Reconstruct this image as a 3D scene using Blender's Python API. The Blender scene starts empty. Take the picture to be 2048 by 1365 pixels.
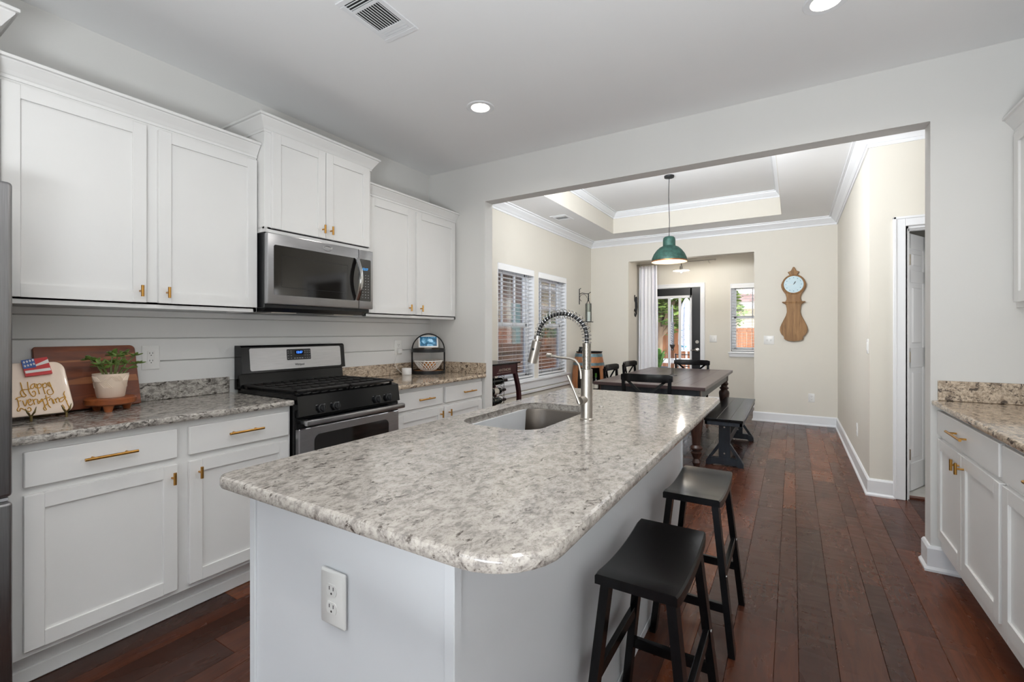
import bpy, bmesh, math, random
from mathutils import Vector, Matrix
random.seed(7)
sc = bpy.context.scene
COL = sc.collection
R = math.radians

# ------------------------------------------------------------------ camera
cam_d = bpy.data.cameras.new('camera')
cam = bpy.data.objects.new('camera', cam_d)
COL.objects.link(cam)
cam_d.sensor_width = 36.0
cam_d.lens = 919.3 / 2048 * 36.0
cam_d.shift_y = -17.8 / 2048
cam_d.clip_start = 0.02
cam_d.clip_end = 300
cam.location = (0, 0, 1.2774)
cam.rotation_euler = (R(90), 0, R(31.40))
sc.camera = cam

# ------------------------------------------------------------------ world, sun, exposure
sc.view_settings.view_transform = 'Standard'
sc.view_settings.look = 'None'
sc.view_settings.gamma = 1
sc.view_settings.use_curve_mapping = False
sc.view_settings.exposure = 0.0
wd = bpy.data.worlds.new('sky')
sc.world = wd
wd.use_nodes = True
wn = wd.node_tree
sky = wn.nodes.new('ShaderNodeTexSky')
sky.sky_type = 'NISHITA'
sky.sun_disc = False
sky.sun_elevation = R(48)
sky.sun_rotation = R(120)
sky.air_density = 1.0
sky.dust_density = 2.5
wn.links.new(sky.outputs[0], wn.nodes['Background'].inputs[0])
wn.nodes['Background'].inputs[1].default_value = 0.6

def lamp(name, kind, loc, energy, color=(1, 1, 1), rot=(0, 0, 0), size=None, size_y=None, spot=None, spread=None):
    d = bpy.data.lights.new(name, kind)
    d.energy = energy
    d.color = color
    if kind == 'AREA':
        d.shape = 'RECTANGLE' if size_y else 'DISK'
        d.size = size
        if size_y: d.size_y = size_y
        if spread: d.spread = R(spread)
    elif kind == 'SUN':
        d.angle = R(0.6)
    else:
        d.shadow_soft_size = size or 0.05
        if spot: d.spot_size = R(spot); d.spot_blend = 0.8
    o = bpy.data.objects.new(name, d)
    o.location = loc
    o.rotation_euler = rot
    COL.objects.link(o)
    return o

sun = lamp('sun', 'SUN', (5, -5, 12), 1.7, (1, .95, .86))
sun.rotation_euler = Vector((-.62, .42, -.86)).to_track_quat('-Z', 'Y').to_euler()
# daylight that comes through the glass of the living room behind the camera
lamp('living_room_daylight', 'AREA', (-0.9, -4.35, 1.5), 22, (.95, .975, 1), (R(90), 0, 0), 3.4, 2.2)
# unseen lamp added behind the camera, aimed up to brighten the ceiling
bf = lamp('added_ceiling_fill', 'AREA', (-.05, -.70, .98), 104, (.91, .96, 1), (0, 0, 0), 1.0)
bf.rotation_euler = Vector((.16, .26, .95)).to_track_quat('-Z', 'Y').to_euler()
# unseen lamps added in hall and behind beam to brighten the dining room
lamp('added_hall_fill', 'AREA', (2.4, 3.97, 1.5), 22, (.95, .97, 1), (0, R(90), 0), 1.0, 1.6)
lamp('added_dining_fill', 'AREA', (-1.15, 3.66, 2.46), 88, (.93, .965, 1), (0, 0, 0), 1.2, .25).rotation_euler = Vector((.2, 1, .22)).to_track_quat('-Z', 'Y').to_euler()

# ------------------------------------------------------------------ mesh builder
class G:
    def __init__(s): s.v = []; s.f = []; s.sm = []
    def add(s, vs, fs, smooth=False):
        n = len(s.v); s.v += [tuple(p) for p in vs]
        s.f += [tuple(i + n for i in f) for f in fs]; s.sm += [smooth] * len(fs); return s
    def bmadd(s, bm, smooth=False, M=None):
        bm.verts.index_update()
        s.add([(M @ v.co if M else v.co.copy()) for v in bm.verts], [[v.index for v in f.verts] for f in bm.faces], smooth); bm.free(); return s
    def box(s, x0, x1, y0, y1, z0, z1, b=0, seg=1, M=None):
        if b <= 0 and M is None:
            vs = [(x, y, z) for z in (z0, z1) for y in (y0, y1) for x in (x0, x1)]
            return s.add(vs, [(0, 2, 3, 1), (4, 5, 7, 6), (0, 1, 5, 4), (2, 6, 7, 3), (0, 4, 6, 2), (1, 3, 7, 5)])
        bm = bmesh.new(); bmesh.ops.create_cube(bm, size=1)
        for v in bm.verts: v.co = Vector(((x0 + x1) / 2 + v.co.x * (x1 - x0), (y0 + y1) / 2 + v.co.y * (y1 - y0), (z0 + z1) / 2 + v.co.z * (z1 - z0)))
        if b > 0: bmesh.ops.bevel(bm, geom=bm.edges[:], offset=b, segments=seg, profile=.5, affect='EDGES')
        return s.bmadd(bm, b > 0 and seg > 1, M)
    def loft(s, loops, cap=(True, True), closed=True, smooth=True, ring=False):
        n = len(loops[0]); vs = [p for l in loops for p in l]; fs = []
        m = len(loops)
        for i in range(m if ring else m - 1):
            for j in range(n if closed else n - 1):
                a = i * n + j; b = i * n + (j + 1) % n; k = ((i + 1) % m) * n
                fs.append((a, b, k + (j + 1) % n, k + j))
        s.add(vs, fs, smooth)
        base = len(s.v) - len(vs)
        if cap[0]: s.f.append(tuple(base + j for j in reversed(range(n)))); s.sm.append(False)
        if cap[1]: s.f.append(tuple(base + (m - 1) * n + j for j in range(n))); s.sm.append(False)
        return s
    def tube(s, pts, r, n=8, cap=True, ring=False):
        pts = [Vector(p) for p in pts]; m = len(pts)
        rs = r if isinstance(r, (list, tuple)) else [r] * m
        loops = []; ref = None
        for i, p in enumerate(pts):
            if ring: t = pts[(i + 1) % m] - pts[i - 1]
            else: t = pts[min(i + 1, m - 1)] - pts[max(i - 1, 0)]
            t.normalize()
            if ref is None:
                ref = Vector((0, 0, 1)) if abs(t.z) < .9 else Vector((1, 0, 0))
            u = ref - t * ref.dot(t)
            if u.length < 1e-6: u = t.orthogonal()
            u.normalize(); w = t.cross(u); ref = u
            loops.append([p + (u * math.cos(a) + w * math.sin(a)) * rs[i] for a in [2 * math.pi * k / n for k in range(n)]])
        return s.loft(loops, (cap and not ring, cap and not ring), ring=ring)
    def cyl(s, p0, p1, r, r1=None, n=16): return s.tube([p0, p1], [r, r if r1 is None else r1], n)
    def lathe(s, prof, c=(0, 0, 0), n=32, M=None, cap=(True, True), a0=0, a1=None):
        full = a1 is None; k = n if full else n + 1
        loops = []
        for r, z in prof:
            l = []
            for j in range(k):
                a = a0 + (2 * math.pi * j / n if full else (a1 - a0) * j / n)
                p = Vector((r * math.cos(a), r * math.sin(a), z))
                if M: p = M @ p
                l.append(p + Vector(c))
            loops.append(l)
        return s.loft(loops, cap if full else (False, False), closed=full)
    def prism(s, poly, o, u, v, w, smooth=False):
        o, u, v, w = Vector(o), Vector(u), Vector(v), Vector(w)
        a = [o + u * x + v * y for x, y in poly]
        return s.loft([a, [p + w for p in a]], smooth=smooth)
    def sweep(s, prof, path, closed=False, side=1, smooth=False):
        """profile (d, z) swept along an XY path; d goes to the left of travel when side=1"""
        P = [Vector(p[:2]) for p in path]; m = len(P); nor = []
        def nrm(a, b):
            t = (b - a).normalized(); return Vector((-t.y, t.x)) * side
        loops = []
        for i in range(m):
            a = P[i - 1] if (i > 0 or closed) else None; b = P[(i + 1) % m] if (i < m - 1 or closed) else None
            if a is None: o = nrm(P[i], b)
            elif b is None: o = nrm(a, P[i])
            else:
                n1, n2 = nrm(a, P[i]), nrm(P[i], b); o = (n1 + n2) / (1 + n1.dot(n2))
            loops.append([(P[i].x + o.x * d, P[i].y + o.y * d, z) for d, z in prof])
        return s.loft(loops, (not closed, not closed), closed=True, smooth=smooth, ring=closed)
    def sphere(s, c, r, n=12, sc=(1, 1, 1), M=None):
        bm = bmesh.new(); bmesh.ops.create_uvsphere(bm, u_segments=n, v_segments=max(6, n // 2), radius=r)
        M2 = Matrix.Translation(c) @ (M or Matrix()) @ Matrix.Diagonal((*sc, 1))
        return s.bmadd(bm, True, M2)
    def text(s, txt, size, o, u, v, depth=.001, align='CENTER', sx=1.0):
        cu = bpy.data.curves.new('t', 'FONT'); cu.body = txt; cu.size = size; cu.align_x = align; cu.extrude = depth
        to = bpy.data.objects.new('t', cu); COL.objects.link(to)
        dg = bpy.context.evaluated_depsgraph_get(); me = bpy.data.meshes.new_from_object(to.evaluated_get(dg))
        u, v = Vector(u).normalized(), Vector(v).normalized(); w = u.cross(v); o = Vector(o)
        s.add([o + u * p.co.x * sx + v * p.co.y + w * p.co.z for p in me.vertices], [tuple(p.vertices) for p in me.polygons])
        bpy.data.objects.remove(to); bpy.data.curves.remove(cu); bpy.data.meshes.remove(me); return s
    def xform(s, M): s.v = [tuple(M @ Vector(p)) for p in s.v]; return s
    def mesh(s, name, off=(0, 0, 0)):
        me = bpy.data.meshes.new(name)
        me.from_pydata([(x - off[0], y - off[1], z - off[2]) for x, y, z in s.v], [], s.f)
        me.polygons.foreach_set('use_smooth', [True] * len(s.f) if any(s.sm) else [False] * len(s.f))
        if any(s.sm): me.set_sharp_from_angle(angle=R(38))
        bm = bmesh.new(); bm.from_mesh(me); bmesh.ops.recalc_face_normals(bm, faces=bm.faces[:]); bm.to_mesh(me); bm.free()
        me.update(); return me

OFF = {}
def tag(o, label=None, cat=None, group=None, kind=None):
    if label: o['label'] = label
    if cat: o['category'] = cat
    if group: o['group'] = group
    if kind: o['kind'] = kind
    return o
def thing(name, label, cat, loc=(0, 0, 0), group=None):
    o = bpy.data.objects.new(name, None); o.empty_display_size = .05; o.location = loc; COL.objects.link(o)
    OFF[o.name] = tuple(loc); return tag(o, label, cat, group)
def part(name, g, m, parent, label=None, kind=None):
    off = OFF[parent.name]; me = g.mesh(name, off)
    o = bpy.data.objects.new(name, me); COL.objects.link(o); me.materials.append(m); o.parent = parent; OFF[o.name] = off
    return tag(o, label, kind=kind)
def single(name, g, m, label, cat, group=None, kind=None):
    xs, ys, zs = zip(*g.v); off = ((min(xs) + max(xs)) / 2, (min(ys) + max(ys)) / 2, min(zs))
    me = g.mesh(name, off); o = bpy.data.objects.new(name, me); COL.objects.link(o); me.materials.append(m); o.location = off
    OFF[o.name] = off; return tag(o, label, cat, group, kind)
def struct(name, g, m, label=None, parent=None):
    if parent: return part(name, g, m, parent, label)
    me = g.mesh(name); o = bpy.data.objects.new(name, me); COL.objects.link(o); me.materials.append(m); OFF[o.name] = (0, 0, 0)
    return tag(o, label, kind='structure')
def dup(root, loc, rz=0, label=None, cat=None):
    def cp(o, par):
        c = o.copy(); COL.objects.link(c)
        if par: c.parent = par
        for ch in [q for q in o.children]: cp(ch, c)
        return c
    r = cp(root, None); r.location = loc; r.rotation_euler = (0, 0, rz)
    if label: r['label'] = label
    return r

# ------------------------------------------------------------------ materials
def lin(c):
    return tuple(((x / 255) / 12.92 if x / 255 <= .04045 else ((x / 255 + .055) / 1.055) ** 2.4) for x in c) + (1,)
class N:
    def __init__(s, name):
        s.m = bpy.data.materials.new(name); s.m.use_nodes = True; s.t = s.m.node_tree; s.b = s.t.nodes['Principled BSDF']
    def n(s, typ, **k):
        o = s.t.nodes.new('ShaderNode' + typ)
        for a, b in k.items():
            if a.startswith('i_'): o.inputs[a[2:].replace('_', ' ')].default_value = b
            else: setattr(o, a, b)
        return o
    def l(s, a, b): s.t.links.new(a, b)
    def set(s, **k):
        for a, b in k.items(): s.b.inputs[a.replace('_', ' ')].default_value = b
        return s
    def co(s, scale=(1, 1, 1), rot=(0, 0, 0), loc=(0, 0, 0)):
        c = s.n('TexCoord'); mp = s.n('Mapping'); mp.inputs['Scale'].default_value = scale; mp.inputs['Rotation'].default_value = rot; mp.inputs['Location'].default_value = loc
        s.l(c.outputs['Object'], mp.inputs[0]); return mp.outputs[0]
    def noise(s, vec, scale, detail=4, rough=.55, dist=0):
        o = s.n('TexNoise'); o.inputs['Scale'].default_value = scale; o.inputs['Detail'].default_value = detail; o.inputs['Roughness'].default_value = rough; o.inputs['Distortion'].default_value = dist
        if vec is not None: s.l(vec, o.inputs['Vector'])
        return o.outputs['Fac']
    def ramp(s, fac, stops, interp='LINEAR'):
        r = s.n('ValToRGB'); e = r.color_ramp.elements; r.color_ramp.interpolation = interp
        while len(e) < len(stops): e.new(.5)
        for x, (p, c) in zip(e, stops): x.position = p; x.color = c if len(c) == 4 else lin(c)
        s.l(fac, r.inputs[0]); return r.outputs[0]
    def mix(s, fac, a, b, blend='MIX'):
        m = s.n('Mix', data_type='RGBA', blend_type=blend)
        for v, i in ((fac, 0), (a, 6), (b, 7)):
            if hasattr(v, 'links'): s.l(v, m.inputs[i])
            else: m.inputs[i].default_value = v if (i == 0 or len(v) == 4) else lin(v)
        return m.outputs[2]
    def bump(s, h, strength=.3, dist=.002):
        b = s.n('Bump'); b.inputs['Strength'].default_value = strength; b.inputs['Distance'].default_value = dist
        s.l(h, b.inputs['Height']); s.l(b.outputs[0], s.b.inputs['Normal']); return b
def P(name, col, rough=.5, metal=0., var=None, bump=None, spec=.5, coat=0., emit=None, alpha=None):
    m = N(name); c = lin(col)
    m.set(Base_Color=c, Roughness=rough, Metallic=metal, Specular_IOR_Level=spec, Coat_Weight=coat)
    v = m.co()
    if var:
        c2 = tuple(max(0, min(1, x * (1 - var[1]))) for x in c[:3]) + (1,); c3 = tuple(min(1, x * (1 + var[1])) for x in c[:3]) + (1,)
        m.l(m.ramp(m.noise(v, var[0]), [(.3, c2), (.7, c3)]), m.b.inputs['Base Color'])
    if bump: m.bump(m.noise(v, bump[0], 3), bump[1], bump[2] if len(bump) > 2 else .001)
    if emit: m.set(Emission_Color=lin(emit[0]), Emission_Strength=emit[1])
    return m.m

M = {}
M['wall'] = P('kitchen_wall_paint', (216, 215, 212), .7, var=(3, .01), bump=(220, .06))
M['beige'] = P('dining_wall_paint', (217, 212, 201), .7, var=(3, .012), bump=(220, .06))
M['ceil'] = P('ceiling_paint', (236, 236, 236), .8, var=(2, .01), bump=(160, .08))
M['trim'] = P('trim_paint', (228, 229, 231), .38, var=(4, .01))
M['cab'] = P('cabinet_paint', (226, 225, 223), .36, var=(4, .012))
M['shiplap'] = P('shiplap_paint', (220, 219, 217), .42, var=(4, .012))
M['island'] = P('island_paint', (222, 224, 227), .42, var=(4, .012))
M['brass'] = P('brushed_brass', (190, 142, 74), .3, 1., var=(90, .12))
M['nickel'] = P('brushed_nickel', (186, 180, 172), .28, 1., var=(60, .06))
M['chrome'] = P('chrome', (205, 205, 205), .12, 1., var=(20, .03))
M['blackiron'] = P('black_iron', (22, 22, 24), .5, .2, bump=(120, .2))
M['enamel'] = P('black_enamel', (9, 10, 12), .18, var=(20, .1), spec=.32)
M['castiron'] = P('cast_iron', (40, 38, 37), .55, .3, bump=(300, .3))
M['blackplastic'] = P('black_plastic', (26, 27, 29), .4, var=(40, .1))
M['darkglass'] = P('dark_glass', (24, 22, 21), .06, var=(6, .08), spec=.6)
M['white_plastic'] = P('white_plastic', (226, 225, 222), .35, var=(10, .01))
M['slot'] = P('slot_dark', (30, 30, 32), .6, var=(50, .1))
M['ceramic'] = P('cream_ceramic', (236, 216, 196), .35, var=(10, .015))
M['plate'] = P('blush_plate_glaze', (244, 222, 202), .2, var=(8, .02), coat=.3)
M['gold_paint'] = P('gold_lettering', (212, 156, 38), .45, 0, var=(60, .12))
M['red'] = P('red_glaze', (200, 28, 30), .3, var=(40, .06))
M['blue'] = P('blue_glaze', (34, 82, 158), .3, var=(40, .06))
M['whiteglaze'] = P('white_glaze', (232, 228, 222), .3, var=(30, .02))
M['bronze'] = P('antique_bronze', (120, 104, 66), .4, .8, var=(60, .15))
M['soil'] = P('soil', (52, 40, 30), .9, var=(80, .3))
M['leaf'] = P('jade_leaf', (98, 122, 56), .35, var=(30, .35))
M['stem'] = P('plant_stem', (104, 116, 62), .5, var=(30, .2))
M['green_shade'] = P('verdigris_metal', (34, 66, 58), .55, .3, var=(26, .45), bump=(170, .5, .003))
M['shade_in'] = P('cream_shade_lining', (238, 222, 200), .5, var=(10, .02))
M['fabric'] = P('white_sheer_fabric', (240, 241, 246), .9, var=(30, .02))
M['wax'] = P('grey_wax', (134, 136, 142), .5, var=(30, .08))
M['candlecup'] = P('pewter', (70, 68, 68), .45, .7, var=(40, .1))
M['dial'] = P('clock_dial', (192, 214, 222), .4, var=(12, .04))
M['lens'] = P('lamp_lens', (255, 250, 240), .4, var=(10, .01), emit=((255, 246, 232), 9))
M['bulb'] = P('lit_bulb', (255, 240, 215), .4, var=(10, .01), emit=((255, 236, 205), 3))
M['blue_led'] = P('blue_led', (40, 110, 255), .4, var=(10, .01), emit=((60, 120, 255), 4))
M['teal_led'] = P('cyan_led', (40, 150, 220), .4, var=(10, .01), emit=((50, 150, 225), 1.3))
M['grey_print'] = P('grey_print', (170, 170, 172), .5, var=(50, .05))
M['blackprint'] = P('black_print', (30, 30, 32), .5, var=(50, .05))
M['tile'] = P('bath_tile', (206, 204, 198), .25, var=(7, .08))
M['blackdoor'] = P('black_door_paint', (18, 18, 20), .32, var=(8, .08))
M['blind'] = P('white_blind', (236, 236, 236), .4, var=(9, .01))
M['cord'] = P('blind_cord', (150, 150, 150), .7, var=(50, .05))
M['label_paper'] = P('bottle_label', (196, 190, 178), .7, var=(40, .12))
M['bottle'] = P('dark_bottle_glass', (14, 22, 20), .1, var=(10, .2), spec=.6)
M['foil_green'] = P('green_foil', (86, 132, 56), .35, .4, var=(30, .1))
M['foil_red'] = P('red_foil', (122, 30, 30), .35, .3, var=(30, .1))
M['foil_dark'] = P('dark_foil', (40, 24, 24), .35, .3, var=(30, .1))
M['galv'] = P('blue_grey_hoop', (98, 122, 130), .45, .6, var=(18, .25), bump=(60, .2))
M['concrete'] = P('pale_concrete', (222, 218, 210), .9, var=(4, .05))
M['lawn'] = P('lawn', (86, 110, 52), .95, var=(9, .3))
M['siding'] = P('cream_siding', (222, 208, 180), .8, var=(3, .04))
M['white_ext'] = P('white_exterior', (236, 234, 230), .7, var=(3, .02))
M['canopy'] = None

def wood(name, c1, c2, c3=None, axis='y', scale=6, rough=.4, bumpk=.15, stretch=9, spec=.5):
    m = N(name); st = {'x': (1 / stretch, 1, 1), 'y': (1, 1 / stretch, 1), 'z': (1, 1, 1 / stretch)}[axis]
    v = m.co(st)
    a = m.noise(v, scale * 3, 6, .6, .6); b = m.noise(v, scale, 2, .5, 1.2)
    c = m.ramp(a, [(.32, c1), (.68, c2)])
    if c3: c = m.mix(m.ramp(b, [(.45, (0, 0, 0, 1)), (.62, (1, 1, 1, 1))]), c, c3)
    m.l(c, m.b.inputs['Base Color']); m.set(Roughness=rough, Specular_IOR_Level=spec)
    m.bump(a, bumpk, .001); return m.m
M['blackwood'] = wood('black_stained_wood', (7, 7, 8), (15, 14, 15), None, 'y', 10, .22, .06, spec=.28)
M['bluewood'] = wood('blue_black_painted_wood', (20, 26, 34), (40, 46, 54), None, 'z', 8, .4, .1)
M['legwood'] = wood('dark_walnut_leg', (44, 28, 24), (72, 48, 40), None, 'z', 8, .35, .1)
M['tabletop'] = wood('dark_brown_plank_top', (48, 34, 33), (82, 62, 60), (60, 46, 45), 'x', 5, .3, .2)
M['clockwood'] = wood('weathered_oak', (112, 80, 46), (166, 126, 82), (136, 100, 62), 'z', 9, .6, .3)
M['board'] = wood('acacia_board', (84, 36, 18), (150, 78, 38), (108, 50, 24), 'y', 7, .4, .08, 7)
M['boardlight'] = wood('acacia_sapwood', (150, 88, 48), (180, 112, 66), None, 'y', 7, .4, .08, 7)
M['trivet'] = wood('teak', (122, 62, 30), (168, 94, 50), None, 'y', 8, .42, .08)
M['traywood'] = wood('tray_wood', (150, 98, 54), (196, 138, 84), None, 'y', 8, .45, .08)
M['barrel'] = wood('barrel_oak', (132, 82, 48), (184, 122, 76), None, 'z', 8, .55, .3)
M['cartwood'] = wood('mahogany', (38, 16, 20), (70, 30, 32), None, 'z', 8, .3, .05)
M['fence'] = wood('cedar_fence', (150, 96, 66), (196, 142, 106), (172, 116, 82), 'z', 4, .85, .3)
M['fence2'] = wood('brown_fence', (146, 98, 66), (192, 140, 102), (166, 116, 82), 'z', 4, .85, .3)
M['bark'] = wood('bark', (112, 92, 72), (160, 138, 112), None, 'z', 6, .9, .5)

def steel(name, col, axis, rough=.28):
    m = N(name); st = {'y': (60, 1.2, 60), 'z': (60, 60, 1.2), 'x': (1.2, 60, 60)}[axis]
    a = m.noise(m.co(st), 9, 3)
    m.set(Metallic=1., Roughness=rough); c = lin(col)
    m.l(m.ramp(a, [(.3, tuple(x * .88 for x in c[:3]) + (1,)), (.7, tuple(min(1, x * 1.08) for x in c[:3]) + (1,))]), m.b.inputs['Base Color'])
    m.bump(a, .05, .0005); return m.m
M['steel'] = steel('brushed_stainless', (176, 176, 178), 'y')
M['fridge'] = steel('fridge_stainless', (150, 149, 150), 'z', .33)
M['sink'] = steel('sink_stainless', (116, 109, 102), 'y', .33)

def granite(name, base, grey, dark, ang=.5, dens=0., warm=None):
    m = N(name)
    v = m.co((1, .7, 1), (0, 0, ang)); v2 = m.co((1, .55, 1.1), (0, 0, ang), (3, 1, 2))
    a = m.noise(v, 32, 8, .78, .3); b = m.noise(v2, 75, 6, .65, .3); c = m.noise(v2, 38, 7, .68, .7); d = m.noise(v, 150, 3, .6)
    col = m.ramp(a, [(.38, grey), (.50, base), (.62, tuple(min(255, x + 14) for x in base)), (.72, grey)])
    if warm: col = m.mix(m.ramp(m.noise(v, 3, 3), [(.4, (0, 0, 0, 1)), (.65, (.6, .6, .6, 1))]), col, warm)
    col = m.mix(m.ramp(b, [(.50 - dens, (0, 0, 0, 1)), (.66 - dens, (.9, .9, .9, 1))]), col, grey)
    col = m.mix(m.ramp(c, [(.58 - dens, (0, 0, 0, 1)), (.65 - dens, (.9, .9, .9, 1))]), col, dark)
    col = m.mix(m.ramp(d, [(.56, (0, 0, 0, 1)), (.72, (.6, .6, .6, 1))]), col, dark)
    m.l(col, m.b.inputs['Base Color']); m.set(Roughness=.10, Specular_IOR_Level=.55); return m.m
M['granite'] = granite('island_granite', (174, 167, 159), (134, 128, 123), (60, 50, 44), .55)
M['granite2'] = granite('counter_granite', (186, 180, 172), (126, 121, 116), (58, 52, 48), .9, .035)
M['granite3'] = granite('warm_lit_granite', (200, 182, 160), (150, 132, 114), (60, 48, 42), .9, .045)  # warm light falling on the counter stone is put into this colour

def floor_mat():
    m = N('hand_scraped_walnut'); at = m.n('Attribute', attribute_name='plank'); 
    tc = m.n('TexCoord'); ad = m.n('VectorMath', operation='ADD'); sp = m.n('VectorMath', operation='SCALE'); sp.inputs[3].default_value = 37.
    m.l(at.outputs['Color'], sp.inputs[0]); m.l(tc.outputs['Object'], ad.inputs[0]); m.l(sp.outputs[0], ad.inputs[1])
    def mp(sc):
        q = m.n('Mapping'); q.inputs['Scale'].default_value = sc; m.l(ad.outputs[0], q.inputs[0]); return q.outputs[0]
    g = m.noise(mp((14, 1.1, 1)), 3.2, 8, .62, .8); blot = m.noise(mp((1, .45, 1)), 4.5, 4, .6, .8)
    sx = m.n('SeparateColor'); m.l(at.outputs['Color'], sx.inputs[0])
    base = m.ramp(sx.outputs[0], [(0, (56, 32, 23)), (.45, (82, 45, 31)), (.8, (102, 56, 36)), (1, (124, 68, 39))])
    c = m.mix(m.ramp(g, [(.35, (0, 0, 0, 1)), (.7, (.55, .55, .55, 1))]), base, (48, 27, 21))
    c = m.mix(m.ramp(blot, [(.52, (0, 0, 0, 1)), (.72, (.6, .6, .6, 1))]), c, (44, 28, 23))
    m.l(c, m.b.inputs['Base Color'])
    m.l(m.ramp(blot, [(.3, (.23,) * 3 + (1,)), (.7, (.31,) * 3 + (1,))]), m.b.inputs['Roughness'])
    rip = m.noise(mp((.9, 2.0, 1)), 8, 1, .4, .4); fine = m.noise(mp((20, 2, 1)), 8, 4)
    mx = m.n('Math', operation='MULTIPLY_ADD'); mx.inputs[1].default_value = .03; m.l(fine, mx.inputs[0]); m.l(rip, mx.inputs[2])
    m.bump(mx.outputs[0], .38, .006); m.set(Specular_IOR_Level=.28); return m.m
M['floor'] = floor_mat()

def brick_mat():
    m = N('weathered_brick'); tc = m.n('TexCoord'); mp = m.n('Mapping'); mp.inputs['Rotation'].default_value = (R(90), 0, R(90))
    sep = m.n('SeparateXYZ'); cmb = m.n('CombineXYZ'); m.l(tc.outputs['Object'], sep.inputs[0]); m.l(sep.outputs['Y'], cmb.inputs['X']); m.l(sep.outputs['Z'], cmb.inputs['Y'])
    b = m.n('TexBrick'); b.inputs['Color1'].default_value = lin((178, 134, 116)); b.inputs['Color2'].default_value = lin((140, 102, 90)); b.inputs['Mortar'].default_value = lin((176, 164, 152))
    b.inputs['Scale'].default_value = 1; b.inputs['Brick Width'].default_value = .21; b.inputs['Row Height'].default_value = .072; b.inputs['Mortar Size'].default_value = .008
    m.l(cmb.outputs[0], b.inputs['Vector']); m.l(b.outputs['Color'], m.b.inputs['Base Color']); m.set(Roughness=.9); return m.m
M['brick'] = brick_mat()
def roof_mat():
    m = N('rose_shingles'); b = m.n('TexBrick'); b.inputs['Color1'].default_value = lin((150, 124, 114)); b.inputs['Color2'].default_value = lin((168, 142, 132)); b.inputs['Mortar'].default_value = lin((140, 118, 108))
    b.inputs['Scale'].default_value = 1; b.inputs['Brick Width'].default_value = .4; b.inputs['Row Height'].default_value = .2; b.inputs['Mortar Size'].default_value = .012
    m.l(m.co(), b.inputs['Vector']); m.l(b.outputs['Color'], m.b.inputs['Base Color']); m.set(Roughness=.95); return m.m
M['roof'] = roof_mat()
def leaf_mat(name, a, b):
    m = N(name); m.l(m.ramp(m.noise(m.co(), 9, 3), [(.35, a), (.7, b)]), m.b.inputs['Base Color']); m.set(Roughness=.6); return m.m
M['foliage'] = leaf_mat('garden_foliage', (64, 92, 36), (150, 176, 84))
M['foliage2'] = leaf_mat('bright_foliage', (74, 122, 44), (140, 188, 84))
def canopy_mat():
    m = N('patterned_canvas'); v = m.noise(m.co((1, 1, 1.6)), 7, 4, .6, 1.5)
    m.l(m.ramp(v, [(.36, (70, 150, 172)), (.42, (226, 230, 230)), (.62, (230, 232, 232)), (.70, (120, 176, 196))]), m.b.inputs['Base Color']); m.set(Roughness=.9); return m.m
M['canopy'] = canopy_mat()
def screen_mat():
    m = N('landscape_screen'); v = m.co((1, 1, 1)); a = m.noise(v, 10, 4, .6, 2.0)
    c = m.ramp(a, [(.32, (14, 30, 44)), (.47, (40, 96, 130)), (.58, (120, 172, 200)), (.68, (214, 226, 234))])
    m.l(c, m.b.inputs['Base Color']); m.l(c, m.b.inputs['Emission Color']); m.set(Emission_Strength=.55, Roughness=.15); return m.m
M['screen'] = screen_mat()
def glass_mat(name, tint=(1, 1, 1, 1), k=.9):
    m = N(name); t = m.n('BsdfTransparent'); t.inputs[0].default_value = tint; g = m.n('BsdfGlossy'); g.inputs['Roughness'].default_value = .02
    f = m.n('Fresnel'); f.inputs[0].default_value = 1.45; x = m.n('MixShader'); sc_ = m.n('Math', operation='MULTIPLY'); sc_.inputs[1].default_value = k
    m.l(f.outputs[0], sc_.inputs[0]); m.l(sc_.outputs[0], x.inputs[0]); m.l(t.outputs[0], x.inputs[1]); m.l(g.outputs[0], x.inputs[2])
    m.l(x.outputs[0], m.t.nodes['Material Output'].inputs[0]); return m.m
M['glass'] = glass_mat('window_glass')
M['lampglass'] = glass_mat('lantern_glass', (.92, .95, .945, 1))

def round_rect(x0, x1, y0, y1, r, n=8):
    """r = (x0y0, x1y0, x1y1, x0y1) corner radii, counter-clockwise"""
    if not isinstance(r, (tuple, list)): r = (r,) * 4
    out = []
    for (cx, cy, sx, sy, rr, a0) in ((x0, y0, 1, 1, r[0], 180), (x1, y0, -1, 1, r[1], 270), (x1, y1, -1, -1, r[2], 0), (x0, y1, 1, -1, r[3], 90)):
        for k in range(n + 1):
            a = R(a0 + 90 * k / n); out.append((cx + sx * rr + rr * math.cos(a), cy + sy * rr + rr * math.sin(a)))
    return out

# ------------------------------------------------------------------ room shell
XW, Y0, Y1, ZC, XR, YB = -2.909, 3.28, 3.392, 2.743, 1.275, -4.2
XL, XD, Y3, ZD = -2.983, .515, 7.515, 2.83
OX0, OX1, OZ = -2.277, .632, 2.412
YA = 8.812                                    # back wall of the garden nook

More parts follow.
